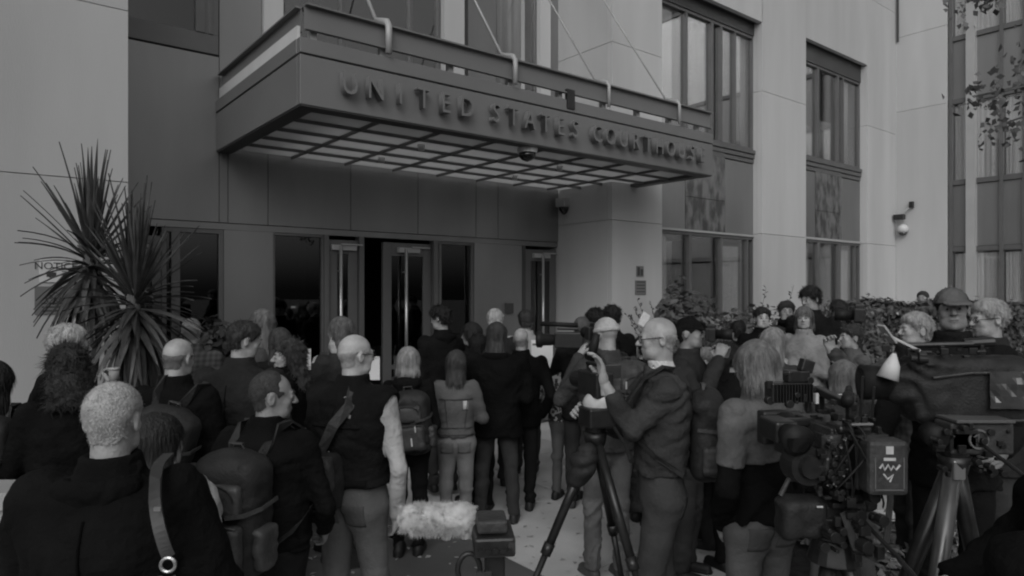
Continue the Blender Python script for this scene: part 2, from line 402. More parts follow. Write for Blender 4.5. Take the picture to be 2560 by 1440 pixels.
bay(1655, 1907, 1885, [0, 45, 352, 388, 578, 584], (1713, 1812), [(1716, .05), (1780, .07), (1803, .05), (1838, .04)], [(1725, .06), (1803, .05), (1868, .03)], [(1720, 1770, .96), (1806, 1816, .97), (1843, 1874, .97)], [(1664, 1680, 1), (1808, 1860, .94)])
bay(2015, 2168, 2150, [128, 180, 408, 440, 598, 604], (2038, 2103), [(2045, .07), (2095, .07), (2108, .04)], [(2046, .09), (2098, .10), (2138, .03)], [(2019, 2040, .35), (2053, 2088, .45), (2113, 2130, .97)], [(2019, 2034, 1), (2053, 2091, .985), (2106, 2132, .95)])

# ---- entrance wall (plane v = 0)
zj = Zc(900, 577); zcan = Zc(540, 378); zs_ = Zc(428, 117); zdh = Zc(930, 594)
joints = [320, 548, 570, 670, 877, 1045, 1190, 1245, 1396]
us = [Uc(c) for c in joints]; us[0] = uL - .6
bp('wall_core', M['joint'], us[0], us[-1] - .01, .05, .30, zj + .03, zcan + .9)
for a, b, i in zip(us[:-1], us[1:], range(9)):
    bp('metal_panel', M['metal'], a + G, b - G, .0, .05, zj + G, (zs_ - .01 if i == 0 else zcan + .9))
bp('header_band', M['metal'], us[0], us[-1] - .004, .012, .12, zdh + .004, zj - G)
def opening(c0, c1): return Uc(c0), Uc(c1)
# piers between openings
for c0, c1 in ((560, 683), (1186, 1310)):
    a, b = opening(c0, c1); bp('metal_panel', M['metal'], a, b, .0, .12, 0, zdh)
# left low window
a, b = opening(405, 560)
fo = window(Uc(330), a - .003, .03, .3, zdh - .1, [], fw=.09)
fo = window(a, b, .02, .3, zdh, [(Uc(440), .09)], fw=.05, gl='glass_d')
bp('metal_panel', M['metal'], us[0], b, .02, .1, 0, .295)
# sidelight left
a, b = opening(683, 812); window(a, b, .02, .02, zdh, [], fw=.03, gl='glass_d')
# door frame posts
for c0, c1 in ((810, 821), (897, 909), (1083, 1093)):
    a, b = opening(c0, c1); bp('door_post', M['frame'], a, b, -.02, .12, 0, zdh + .003)
def door(c0, c1, swing, hinge='l', bar=.4):
    a, b = opening(c0, c1); w = b - a; hz = zdh - .05
    org = W3(a if hinge == 'l' else b, .05, 0)
    e = bpy.data.objects.new('door', None); e.location = org - BO; e.parent = bld; COL.objects.link(e)
    e.rotation_euler = (0, 0, math.atan2(UA.y, UA.x) + swing); sg = 1 if hinge == 'l' else -1
    f = MB(); st = .13
    f.box((sg * st / 2, 0, hz / 2), (st, .05, hz)); f.box((sg * (w - st / 2), 0, hz / 2), (st, .05, hz))
    f.box((sg * w / 2, 0, hz - .09), (w - 2 * st, .049, .18)); f.box((sg * w / 2, 0, .15), (w - 2 * st, .049, .30)); f.box((sg * w / 2, 0, 1.05), (w - 2 * st, .03, .06))
    f.obj('door_frame', M['frame'], e, .004)
    p_ = MB(); p_.box((sg * w / 2, 0, hz / 2 + .1), (w - 2 * st + .01, .01, hz - .5)); p_.obj('pane', M['glass_d'], e)
    x = sg * w * bar
    h_ = MB(); h_.tube([(x, -.09, .35), (x, -.09, hz - .08)], .022, 10); h_.box((x, -.05, .6), (.02, .08, .02)); h_.box((x, -.05, hz - .4), (.02, .08, .02)); smooth_by_angle(h_.obj('pull_bar', M['steel'], e))
    c_ = MB(); c_.box((sg * w * .5, -.05, hz - .10), (.34, .06, .07)); c_.box((sg * w * .72, -.10, hz - .06), (.3, .02, .02)); c_.obj('door_closer', M['frame_l'], e, .006)
    return e
door(822, 896, 0, 'l', .36)
door(960, 1082, math.radians(2), 'l', .42)
a, b = opening(1094, 1186); window(a, b, .02, .02, zdh, [(Uc(1102), .04)], fw=.04, gl='glass_d')
a, b = opening(1310, 1394); 
door(1314, 1392, 0, 'l', .5)
bp('metal_panel', M['metal_d'], opening(1305, 1313)[0], opening(1305, 1313)[1], -.01, .12, 0, zdh)
# lobby behind the doors
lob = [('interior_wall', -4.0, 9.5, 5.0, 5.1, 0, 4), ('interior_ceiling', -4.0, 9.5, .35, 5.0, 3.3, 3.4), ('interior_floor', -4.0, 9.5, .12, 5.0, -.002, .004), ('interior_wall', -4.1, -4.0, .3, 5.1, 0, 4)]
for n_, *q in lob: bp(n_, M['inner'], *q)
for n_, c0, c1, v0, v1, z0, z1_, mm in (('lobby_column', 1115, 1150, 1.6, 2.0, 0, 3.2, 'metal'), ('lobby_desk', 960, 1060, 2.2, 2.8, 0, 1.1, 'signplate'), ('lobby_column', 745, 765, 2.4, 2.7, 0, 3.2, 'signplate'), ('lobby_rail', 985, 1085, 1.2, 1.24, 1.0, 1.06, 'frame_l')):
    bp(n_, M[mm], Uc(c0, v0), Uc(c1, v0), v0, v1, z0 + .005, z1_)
for c, r in ((733, 770), (825, 765)):
    p_ = W3(Uc(c, 2.5), 2.5, Zc(c, r, 2.5)) - BO
    s_ = MB(); s_.tube([p_, p_ + Vector((0, 0, .03))], .035, 10)
    m_ = bpy.data.materials.get('lobby_lamp')
    if m_ is None:
        m_ = bpy.data.materials.new('lobby_lamp'); m_.use_nodes = True
        b_ = m_.node_tree.nodes['Principled BSDF']; b_.inputs['Emission Color'].default_value = (1, 1, 1, 1); b_.inputs['Emission Strength'].default_value = 1.5
        b_.inputs['Base Color'].default_value = (.6, .6, .6, 1)
    s_.obj('lobby_lamp', m_, bld)
# ---- upper wall of the entrance bay
zU = zcan + .9
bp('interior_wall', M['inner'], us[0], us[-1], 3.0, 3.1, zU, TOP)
# window top left
a, b = Uc(300), Uc(548)
fo = window(a - .5, b, .02, zs_ + .02, TOP, [(Uc(503), .10), (Uc(528), .05)], fw=.22, gl='glass_d')
cols = [(548, 655, 'metal'), (655, 705, 'stone'), (1105, 1156, 'stone'), (1170, 1241, 'metal'), (1345, 1371, 'stone'), (1371, 1396, 'metal')]
for c0, c1, mm in cols:
    a, b = opening(c0, c1)
    nm = 'pilaster' if mm == 'stone' else 'metal_panel'
    bp(nm, M[mm], a + .004, b - .004, (-.06 if mm == 'stone' else 0), .1, zU + .004, TOP)
bp('window_head', M['metal_d'], Uc(1156), Uc(1170), .03, .1, zU, TOP)
a, b = opening(705, 1105); window(a, b, .03, zU, TOP, [(Uc(860), .06), (Uc(1030), .05)], fw=.05, gl='glass')
a, b = opening(1241, 1345); window(a, b, .03, zU, TOP, [], fw=.03, gl='glass'); curtain(a + .03, b - .03, .4, zU, TOP, fo, 'curtain')

# ---- return wing on the right (faces left)
uC = Uc(2240, VF)
vq = lambda col: VF - abs(((col - CX) / FPX * W3(uC, VF, 0).y - W3(uC, VF, 0).x) / (-VA.x + (col - CX) / FPX * VA.y))
def Zr(col, row): return CAMH - (row - HY) * W3(uC, vq(col), 0).y / FPX
v1 = vq(2368); vend = v1 - 14
lv = [0, Zr(2300, 270), Zr(2300, 80), TOP + 3]
for a, b in zip(lv[:-1], lv[1:]): bp('stone_panel', M['stone'], uC, uC + .09, v1, VF - .004, a + G, b - G)
bp('wall_core', M['joint'], uC + .092, uC + .5, v1, VF, 0, TOP + 3)
bp('downpipe', M['metal_d'], uC - .05, uC - .01, VF - .07, VF - .03, Zr(2245, 105), TOP)
def zrow(r): return Zr(2400, r)
zW = [(.3, zrow(622), 'w'), (zrow(622), zrow(455), 's'), (zrow(455), zrow(250), 'w'), (zrow(250), zrow(92), 's'), (zrow(92), zrow(92) + 3.0, 'w')]
mul = [(2368, .12), (2384, .0), (2427, .2), (2502, .09)]
vm = [v1 - .06, vq(2427), vq(2502), vq(2560)]
while vm[-1] > vend: vm.append(vm[-1] - 1.1)
wing = bld
for z0, z1_, kd in zW:
    for i, (a, b) in enumerate(zip(vm[:-1], vm[1:])):
        if kd == 's':
            bp('spandrel_panel', M['metal'], uC + .10, uC + .14, b + .03, a - .03, z0 + .06, z1_ - .06)
        else:
            f = MB()
            bb(f, uC + .06, uC + .13, b + .03, a - .03, z0, z0 + .06); bb(f, uC + .06, uC + .13, b + .03, a - .03, z1_ - .06, z1_)
            f.V = [p - BO for p in f.V]; fo = f.obj('window', M['frame'], bld)
            p_ = MB(); bb(p_, uC + .10, uC + .108, b + .03, a - .03, z0 + .05, z1_ - .05); p_.V = [q - BO for q in p_.V]; p_.obj('pane', M['glass'], fo)
            n = 24; V = []; F = []
            for k in range(n + 1):
                t = k / n; vv = b + .05 + (a - b - .10) * t; uu = uC + .15 + .014 * math.sin(k * 1.3)
                V += [W3(uu, vv, z0 + .05) - BO, W3(uu, vv, z1_ - .10) - BO]
                if k: F.append((2 * k - 2, 2 * k, 2 * k + 1, 2 * k - 1))
            mesh_obj('curtain', V, F, M['curtain'], fo, True)
    bp('sill_band', M['frame'], uC + .05, uC + .15, vend, v1, z1_ - .05, z1_ + .05)
bp('mullion', M['frame_l'], uC - .03, uC + .15, vm[1] - .09, vm[1] + .09, 0, TOP + 3)
for q in [vm[0]] + vm[2:]: bp('mullion', M['frame'], uC + .02, uC + .15, q - .035, q + .035, 0, TOP + 3)
bp('wall_core', M['metal_d'], uC + .5, uC + .6, vend, v1, 0, TOP + 3)
bp('roof', M['metal_d'], uL - 9, uC + 6, VF + .1, 6, TOP - .05, TOP + .1)

# ---------------------------------------------------------------- canopy
K_ = (750 - CX) / FPX
UC0 = 0.0
aa = W3(0, 0, 0); PRJ = abs((K_ * aa.y - aa.x) / (-VA.x + K_ * VA.y))
UC1 = Uc(1782, -PRJ); HF = (258 - 90) / FPX * W3(0, -PRJ, 0).y; zb = zcan; zt = zb + HF; zg = zb + HF * .765
CO = W3(UC1 / 2, -PRJ / 2, zb)
can = empty('entrance_canopy', CO); tag(can, 'flat steel canopy with raised lettering and glass ceiling over the entrance doors', 'canopy')
def cp(name, m, u0, u1, v0, v1, z0, z1_, bevel=0, parent=None):
    mb = MB(); bb(mb, u0, u1, v0, v1, z0, z1_); mb.V = [p - CO for p in mb.V]; return mb.obj(name, m, parent or can, bevel)
th = .07
cp('front_fascia', M['fascia'], UC0, UC1, -PRJ, -PRJ + th, zb, zg - .012, .004)
cp('front_fascia', M['fascia'], UC0, UC1, -PRJ - .006, -PRJ + th, zg + .004, zt, .004)
cp('side_fascia', M['fascia'], UC0, UC0 + th, -PRJ + th + .002, -.004, zb, zg - .012, .004)
cp('side_fascia', M['fascia'], UC0 - .006, UC0 + th, -PRJ + th + .002, -.004, zg + .004, zt, .004)
cp('side_fascia', M['fascia'], UC1 - th, UC1, -PRJ + th + .002, -.004, zb, zt, .004)
ib = .17
cp('soffit_border', M['metal_d'], UC0 + .01, UC1 - .01, -PRJ + .01, -PRJ + ib, zb - .012, zb + .05)
cp('soffit_border', M['metal_d'], UC0 + .01, UC0 + ib, -PRJ + ib + .002, -.01, zb - .012, zb + .05)
cp('soffit_border', M['metal_d'], UC1 - ib, UC1 - .01, -PRJ + ib + .002, -.01, zb - .012, zb + .05)
nu, nv = 8, 5
ue = [UC0 + ib + (UC1 - 2 * ib - UC0) * i / nu for i in range(nu + 1)]; ve = [-PRJ + ib + (PRJ - ib - .05) * j / nv for j in range(nv + 1)]
for q in ue[1:-1]: cp('grid_bar', M['frame'], q - .009, q + .009, ve[0], ve[-1], zb + .0, zb + .06)
for q in ve[1:-1]: cp('grid_bar', M['frame'], ue[0], ue[-1], q - .009, q + .009, zb - .002, zb + .055)
frost = mat('frosted_ceiling_glass', .30, .3, .5, .15, 2.0)
for i in range(nu):
    for j in range(nv):
        cp('ceiling_pane', M['frost'], ue[i] + .018, ue[i + 1] - .018, ve[j] + .018, ve[j + 1] - .018, zb + .03, zb + .04)
for i in (2, 5):
    for j in (1, 3):
        q = W3(ue[i] + .16, (ve[j] + ve[j + 1]) / 2, zb + .02) - CO
        mb = MB(); mb.tube([q, q + Vector((0, 0, -.06))], [.045, .035], 10); smooth_by_angle(mb.obj('downlight', M['white'], can))
# security dome under the soffit
q = P(1318, 352, W3(Uc(1318, -PRJ * .93), -PRJ * .93, 0).y) - CO; q.z = -.012
mb = MB(); mb.tube([q, q + Vector((0, 0, -.05))], [.12, .11], 18); o = mb.obj('dome_camera', M['white'], can); 
mb = MB(); mb.tube([q + Vector((0, 0, -.05)), q + Vector((0, 0, -.09)), q + Vector((0, 0, -.125)), q + Vector((0, 0, -.145))], [.1, .092, .06, .01], 18); smooth_by_angle(mb.obj('dome_bubble', M['lens'], o))
# upstand rail on posts
zr0 = zt + .085; zr1 = zr0 + .20
ur1 = UC1 - .02
ch = MB()
bb(ch, UC0 + .05, ur1, -PRJ + .03, -PRJ + .045, zr0, zr1); bb(ch, UC0 + .05, ur1, -PRJ - .02, -PRJ + .10, zr1 - .002, zr1 + .014); bb(ch, UC0 + .05, ur1, -PRJ - .015, -PRJ + .03, zr0 - .012, zr0 + .002)
ch.V = [p - CO for p in ch.V]; ch.obj('rail_channel', M['fascia'], can)
ch = MB(); bb(ch, UC0 + .05, UC0 + .065, -PRJ + .11, -.05, zr0, zr1); bb(ch, UC0 - .0, UC0 + .10, -PRJ + .11, -.05, zr1, zr1 + .014)
ch.V = [p - CO for p in ch.V]; ch.obj('rail_channel', M['fascia'], can)
cp('rail_edge', M['white'], UC0 + .02, UC0 + .048, -PRJ + .12, -.06, zt + .01, zr0 + .05)
posts = [Uc(c, -PRJ) for c in (790, 965, 1135, 1283, 1408, 1518, 1603, 1683, 1752)]
for q in posts: cp('rail_post', M['frame_l'], q - .03, q + .03, -PRJ + .05, -PRJ + .11, zt, zr1 - .03, .003)
for j in range(14):      # joists seen between fascia and rail
    q = UC0 + .3 + j * (UC1 - .5) / 13
    mb = MB(); mb.box(W3(q, -PRJ / 2, zt - .06) - CO, (.04, PRJ - .3, .08), BR); mb.obj('joist', M['metal_d'], can)
for c, w in ((968, .03), (1284, .026), (1518, .02), (1694, .02)):
    u = Uc(c, -PRJ); 
    mb = MB(); mb.tube([W3(u, -PRJ - .03, zr0 - .06) - CO, W3(u, -PRJ - .03, zr1 - .01) - CO, W3(u, -PRJ + .01, zr1 + .04) - CO, W3(u - .02, -PRJ + .18, zr1 + .10) - CO], [w * 1.1, w * 1.1, w * 1.3, w * 1.1], 8); smooth_by_angle(mb.obj('rod_bracket', M['frame_l'], can))
    mb = MB(); mb.tube([W3(u - .02, -PRJ + .18, zr1 + .10) - CO, W3(u - .02, -.03, zr1 + 3.6) - CO], w * .62, 8); smooth_by_angle(mb.obj('tie_rod', M['frame_l'], can))
cp('cable_box', M['blackplastic'], Uc(1425, -PRJ) - .06, Uc(1425, -PRJ) + .06, -PRJ - .02, -PRJ + .02, zt - .1, zt + .12)
# letters
def word(txt, c0, c1):
    a, b = Uc(c0, -PRJ), Uc(c1, -PRJ); n = len(txt)
    for i, chh in enumerate(txt):
        u = a + (b - a) * (i / (n - 1)); zz = zb + (zg - zb) * .50
        mw = Matrix.Translation(W3(u, -PRJ - .062, zz) - CO) @ (BR.to_4x4()) @ Matrix.Rotation(math.radians(90), 4, 'X')
        o = text_mesh(chh, .285, .038, 'letter', M['letter'], can, mw, .82)
        o['label'] = 'standing steel letter ' + chh
word('UNITED', 865, 1155); word('STATES', 1228, 1425); word('COURTHOUSE', 1480, 1742)

# ---------------------------------------------------------------- signs and small wall fittings
def wallsign(name, label, cat, c0, c1, r0, r1, v, m, t=.012, grp=None):
    u0, u1 = Uc(c0, v), Uc(c1, v); cm = (c0 + c1) / 2; z0, z1_ = Zc(cm, r1, v), Zc(cm, r0, v)
    o = empty(name, W3((u0 + u1) / 2, v, (z0 + z1_) / 2)); tag(o, label, cat, grp)
    mb = MB(); bb(mb, u0, u1, v - t, v - .002, z0, z1_); mb.V = [p - o.location for p in mb.V]; mb.obj('plate', m, o, .002)
    return o, u0, u1, z0, z1_
def flat_text(o, txt, u, v, z, size, name='lettering', m=None):
    mw = Matrix.Translation(W3(u, v, z) - o.location) @ BR.to_4x4() @ Matrix.Rotation(math.radians(90), 4, 'X')
    return text_mesh(txt, size, .001, name, m or M['ink'], o, mw)
o, a, b, z0, z1_ = wallsign('notice_sign', 'pale notice sign with camera symbol on the left stone wall behind the yucca', 'sign', 98, 180, 650, 706, VF, M['signpale'])
flat_text(o, 'NOTICE', (a + b) / 2, VF - .014, z1_ - .055, .085)
mb = MB(); bb(mb, a + .05, a + .12, VF - .015, VF - .0125, (z0 + z1_) / 2 - .05, (z0 + z1_) / 2 - .01); bb(mb, a + .07, a + .085, VF - .0155, VF - .0125, z0 + .04, (z0 + z1_) / 2 - .05); mb.V = [p - o.location for p in mb.V]; mb.obj('camera_symbol', M['ink'], o)
mb = MB()
for i in range(4): bb(mb, a + .16, b - .04, VF - .0145, VF - .0125, z0 + .03 + i * .03, z0 + .04 + i * .03)
mb.V = [p - o.location for p in mb.V]; mb.obj('text_line', M['signplate'], o)
o, a, b, z0, z1_ = wallsign('smoking_sign', 'dark grey plate with a no smoking circle under the notice sign', 'sign', 86, 178, 716, 786, VF, M['signplate'])
cc = W3((a + b) / 2, VF - .014, z1_ - .10) - o.location
mb = MB(); ring = [cc + UA * (.05 * math.cos(t * math.pi / 12)) + Vector((0, 0, .05 * math.sin(t * math.pi / 12))) for t in range(25)]
mb.tube(ring, .005, 5, False); mb.tube([cc + (UA + Vector((0, 0, -1))) * -.035, cc + (UA + Vector((0, 0, -1))) * .035], .005, 5); mb.tube([cc - UA * .028, cc + UA * .028], .005, 5); mb.obj('no_smoking_symbol', M['ink'], o)
mb = MB()
for i in range(3): bb(mb, a + .05, b - .05, VF - .0145, VF - .0125, z0 + .025 + i * .032, z0 + .038 + i * .032)
mb.V = [p - o.location for p in mb.V]; mb.obj('text_line', M['ink'], o)
o, a, b, z0, z1_ = wallsign('wall_plaque', 'small upper plaque of two columns on the stone pillar right of the entrance', 'sign', 1590, 1608, 665, 692, VF, M['signplate'])
mb = MB(); bb(mb, a + .02, (a + b) / 2 - .01, VF - .016, VF - .0125, z0 + .02, z1_ - .02); bb(mb, (a + b) / 2 + .01, b - .02, VF - .016, VF - .0125, z0 + .02, z1_ - .05); mb.V = [p - o.location for p in mb.V]; mb.obj('relief', M['ink'], o)
o, a, b, z0, z1_ = wallsign('wall_plaque', 'larger square plaque below the upper plaque on the pillar right of the entrance', 'sign', 1587, 1614, 701, 737, VF, M['signplate'])
mb = MB()
for i in range(4): bb(mb, a + .03, b - .03, VF - .0145, VF - .0125, z0 + .04 + i * .05, z0 + .055 + i * .05)
mb.V = [p - o.location for p in mb.V]; mb.obj('text_line', M['ink'], o)
o, a, b, z0, z1_ = wallsign('card_reader', 'small dark box on the metal wall beside the right side door', 'box', 1262, 1279, 758, 784, 0, M['metal_d'], .05)
# dome camera at the entrance corner
q = W3(U_R - .02, -.16, Zc(1404, 520)); o = empty('security_camera', q, math.atan2(UA.y, UA.x)); tag(o, 'box mounted security camera at the corner of the entrance recess', 'camera')
mb = MB(); mb.box((0, 0, .06), (.20, .20, .14)); mb.obj('housing', M['frame_l'], o, .01)
mb = MB(); mb.tube([(0, 0, -.01), (0, 0, -.05), (0, 0, -.10), (0, 0, -.13)], [.09, .085, .05, .01], 14); smooth_by_angle(mb.obj('bubble', M['lens'], o))
# pair of cameras on the far inner corner wall
u = uC; vv = vq(2262)
q = W3(u - .10, vv, Zr(2262, 572)); o = empty('security_camera', q); tag(o, 'white dome security camera on the far stone wall, lower of the pair', 'camera')
mb = MB(); mb.tube([(0, 0, -.1), (0, 0, -.02), (0, 0, .06), (0, 0, .10)], [.08, .12, .10, .03], 14); smooth_by_angle(mb.obj('housing', M['white'], o))
mb = MB(); mb.tube([(0, 0, -.16), (0, 0, -.1)], [.05, .1], 14); smooth_by_angle(mb.obj('bubble', M['lens'], o)); mb = MB(); mb.box(UA * .05, (.10, .06, .06), BR); mb.obj('bracket', M['white'], o)
q = W3(u - .18, vv + .05, Zr(2255, 544)); o = empty('security_camera', q); tag(o, 'black security camera on an arm above the white dome camera', 'camera')
mb = MB(); mb.box((0, 0, 0), (.16, .22, .12), BR); mb.obj('housing', M['blackplastic'], o, .01)
mb = MB(); mb.tube([Vector((0, 0, 0)), UA * .06 + VA * -.15 + Vector((0, 0, .18)), UA * .16 + VA * -.22 + Vector((0, 0, .26))], .02, 6); mb.obj('arm', M['frame_l'], o)
mb = MB(); mb.box(UA * .12 + VA * -.22 + Vector((0, 0, .28)), (.10, .08, .14), BR); mb.obj('wall_mount', M['blackplastic'], o)

# ---------------------------------------------------------------- plants
def leaf_cards(n, fn, size, rs, elong=1.6, jitter=.35):
    """n small folded leaves at points fn(i) -> (p, outward normal)"""
    V = np.zeros((n * 4, 3)); F = np.arange(n * 4).reshape(n, 4)
    for i in range(n):
        p, nn = fn(i); nn = Vector(nn).normalized()
        a = nn.cross(Vector((rs.randn(), rs.randn(), rs.randn()))).normalized()
        nn = (nn + Vector(tuple(rs.randn(3) * jitter))).normalized(); b = nn.cross(a).normalized(); a = b.cross(nn)
        s = size * (.6 + .8 * rs.rand()); c = Vector(p)
        V[i * 4] = c - a * s * elong * .5; V[i * 4 + 1] = c + b * s * .42 + nn * s * .12; V[i * 4 + 2] = c + a * s * elong * .5; V[i * 4 + 3] = c - b * s * .42 + nn * s * .12
    return V, F
def blade_mesh(L, w, droop, n=6):
    V = []; F = []
    for i in range(n + 1):
        t = i / n; ww = w * (.55 + .45 * min(1, t * 4)) * (1 - t ** 2.2) + .0015
        x = L * t; z = -droop * L * t * t
        V += [(x, -ww, z), (x, 0, z - w * .35), (x, ww, z)]
        if i:
            k = 3 * i; F += [(k - 3, k, k + 1, k - 2), (k - 2, k + 1, k + 2, k - 1)]
    return V, F
def yucca(px, ptop, d, label, nl, crown_z, seed):
    rs = random.Random(seed); top = P(px, crown_z, d); o = empty('yucca_plant', (top.x, top.y, .35)); tag(o, label, 'plant', 'yuccas in the left planter')
    H = top.z - .35
    t = MB(); pts = [(.03 * math.sin(k * 2.0), .02 * math.cos(k), H * k / 6) for k in range(7)]; pts[-1] = (0, 0, H)
    t.tube(pts, [.075, .07, .066, .06, .062, .055, .045], 12); smooth_by_angle(t.obj('trunk', M['bark'], o))
    protos = {}
    for kind, spec in {'up': (.66, .0125, .02), 'mid': (.60, .014, .15), 'low': (.56, .015, .45)}.items():
        protos[kind] = None
    for i in range(nl):
        f = i / nl; az = i * 2.39996 + rs.uniform(-.2, .2)
        el = 90 - rs.uniform(0, 8) if f < .09 else (82 - 70 * ((f - .09) / .30) + rs.uniform(-9, 9) if f < .39 else 8 - 92 * ((f - .39) / .61) ** .8 + rs.uniform(-12, 8))
        kind = 'up' if el > 40 else ('mid' if el > -10 else 'low')
        m = M['yucca'] if el > -28 else (M['yucca_dead'] if rs.random() < .55 else M['yucca'])
        key = kind + m.name
        if protos.get(key) is None:
            L, w, dr = {'up': (.64, .018, .05), 'mid': (.46, .023, .34), 'low': (.52, .026, .28)}[kind]
            V, F = blade_mesh(L, w, dr); lf = mesh_obj('leaf', V, F, m, o); protos[key] = lf
        else: lf = share(protos[key], o)
        lf.rotation_euler = Euler((rs.uniform(-.4, .4), -math.radians(el), az), 'XYZ')
        zz = H - .02 - .50 * f
        lf.location = (.035 * math.cos(az), .035 * math.sin(az), zz + rs.uniform(-.02, .02)); s = rs.uniform(.7, 1.1) * (1.15 if el > 78 else 1); lf.scale = (s, 1.0, s)
    return o
yucca(228, 0, 5.3, 'taller spiky yucca on the left in front of the stone wall', 185, 592, 3)
yucca(338, 0, 5.0, 'shorter spiky yucca on the right of the pair, in front of the bronze panel', 200, 690, 8)

def shrub(name, label, c, r, n, size, m, cat='shrub', grp=None, seed=1, stems=7):
    rs = np.random.RandomState(seed); c = Vector(c); o = empty(name, (c.x, c.y, c.z)); tag(o, label, cat, grp)
    ph = rs.rand(6) * 6
    def fn(i):
        d = Vector(tuple(rs.randn(3))).normalized(); lump = 1 + .22 * math.sin(d.x * 5 + ph[0]) * math.sin(d.y * 4 + ph[1]) + .15 * math.sin(d.z * 7 + ph[2])
        t = rs.rand() ** .45 * lump; p = Vector((d.x * r[0] * t, d.y * r[1] * t, r[2] + d.z * r[2] * t)); return (p.x, p.y, max(.02, p.z)), d
    V, F = leaf_cards(n, fn, size, rs); mesh_obj('foliage', V, F, m, o)['kind'] = 'stuff'
    s = MB()
    for k in range(stems):
        a = rs.rand() * 6.28; q = rs.rand() * .7; s.tube([(0, 0, 0), (r[0] * q * .4 * math.cos(a), r[1] * q * .4 * math.sin(a), r[2]), (r[0] * q * math.cos(a), r[1] * q * math.sin(a), r[2] * 1.8)], [.012, .008, .003], 5)
    s.obj('stem', M['bark'], o); return o
# planting under the yuccas, in the left planter
pl = empty('left_planter', (-2.9, 4.75, 0)); tag(pl, 'low planter with a pale coping along the left edge of the plaza', 'planter')
def lw(name, m, x0, x1, y0, y1, z0, z1): 
    mb = MB(); mb.box(((x0 + x1) / 2 + 2.9, (y0 + y1) / 2 - 4.75, (z0 + z1) / 2), (x1 - x0, y1 - y0, z1 - z0)); return mb.obj(name, m, pl, .008)
zc_ = P(30, 1222, 3.05).z
lw('coping', M['planter'], -4.6, -2.14, 2.95, 3.17, zc_ - .07, zc_ + .01); lw('planter_wall', M['planter'], -4.6, -2.18, 2.98, 3.12, 0, zc_ - .072)
lw('planter_soil', M['soil'], -4.6, -2.22, 3.13, 6.0, 0, zc_ - .18)
rs = random.Random(5)
spots = [(-3.75, 5.6, .30, .5), (-3.25, 5.5, .34, .5), (-2.75, 5.45, .42, .45), (-3.4, 5.0, .35, .45), (-2.5, 5.9, .4, .45), (-4.3, 5.6, .36, .4), (-3.8, 4.6, .36, .36), (-2.62, 4.9, .36, .36)]
names = ['low mottled shrub at the foot of the yuccas, in front of the taller trunk', 'low mottled shrub between the two yucca trunks', 'low shrub right of the shorter yucca trunk', 'low shrub just in front of the yucca trunks', 'low shrub behind the bald man in the dark suit', 'sparse shrub against the left stone wall', 'shrub behind the grey haired man on the left edge', 'front shrub between the grey haired man and the bald man']
for i, (x, y, r, h) in enumerate(spots):
    shrub('shrub', names[i], (x, y, .35), (r * 1.25, r, h), 1500, .045, M['leaf_l'] if i % 3 == 0 else M['leaf'], seed=20 + i, grp='shrubs under the yuccas')
shrub('potted_shrub', 'dark bushy shrub against the low window beside the entrance', P(520, 0, 7.2) * Vector((1, 1, 0)).x if False else (P(520, 0, 7.0).x, 7.0, .5), (.30, .26, .68), 2200, .06, M['leaf_d'], seed=41)
mb = MB(); mb.box((P(520, 0, 7.0).x, 7.0, .26), (.8, .5, .50)); tag(mb.obj('planter_box', M['planter'], None, .01), 'grey planter box under the low window holding the dark shrub', 'planter')
# shrubs on the right in front of the pillars
def ptg(px, d): q = P(px, 0, d); return (q.x, q.y)
rt = [(1700, 9.6, .55, .98, 3200, 'leaf', 'wispy shrub reaching up in front of the first curtained bay'), (1765, 9.9, .50, .86, 2600, 'leaf_l', 'rounded pale shrub in front of the dark window of the first bay'), (1850, 10.6, .60, .88, 2600, 'leaf', 'shrub with upright shoots at the right edge of the first bay'), (1945, 11.2, .65, .80, 2600, 'leaf', 'low dense shrub in front of the stone pillar between the bays'), (1660, 9.0, .45, .62, 1600, 'leaf_l', 'low shrub at the foot of the pillar with the plaques')]
for i, (px, d, r, h, n, mm, lab) in enumerate(rt):
    x, y = ptg(px, d); shrub('shrub', lab, (x, y, .1), (r, r * .8, h), n, .075, M[mm], seed=60 + i, grp='shrubs in front of the curtained bays')
# wispy shoots of the first shrub
def shoots(px, d, n, h0, h1, seed, label):
    rs = random.Random(seed); x, y = ptg(px, d); o = empty('tall_grass_shoot', (x, y, 1.2)); tag(o, label, 'plant')
    s = MB(); V = []; F = []
    for k in range(n):
        bx = rs.uniform(-.45, .45); tip = (bx * 1.7 + rs.uniform(-.15, .15), rs.uniform(-.2, .2), rs.uniform(h0, h1)); s.tube([(bx, 0, 0), ((bx + tip[0]) / 2, 0, tip[2] * .6), tip], [.007, .005, .002], 4)
        for q in range(16):
            t = .35 + .65 * q / 15; c = Vector((bx + (tip[0] - bx) * t, tip[1] * t, tip[2] * t)); a = Vector((rs.uniform(-1, 1), rs.uniform(-1, 1), rs.uniform(.2, 1))).normalized() * .06; b = a.cross(Vector((rs.random(), rs.random(), rs.random()))).normalized() * .015
            k4 = len(V); V += [c, c + a * .5 + b, c + a, c + a * .5 - b]; F.append((k4, k4 + 1, k4 + 2, k4 + 3))
    s.obj('stem', M['bark'], o); mesh_obj('foliage', V, F, M['leaf'], o)['kind'] = 'stuff'
shoots(1695, 9.5, 14, .5, .85, 3, 'thin leafy shoots rising from the shrub left of the first bay'); shoots(1862, 10.4, 7, .6, 1.0, 4, 'thin leafy shoots in front of the right curtain of the first bay')
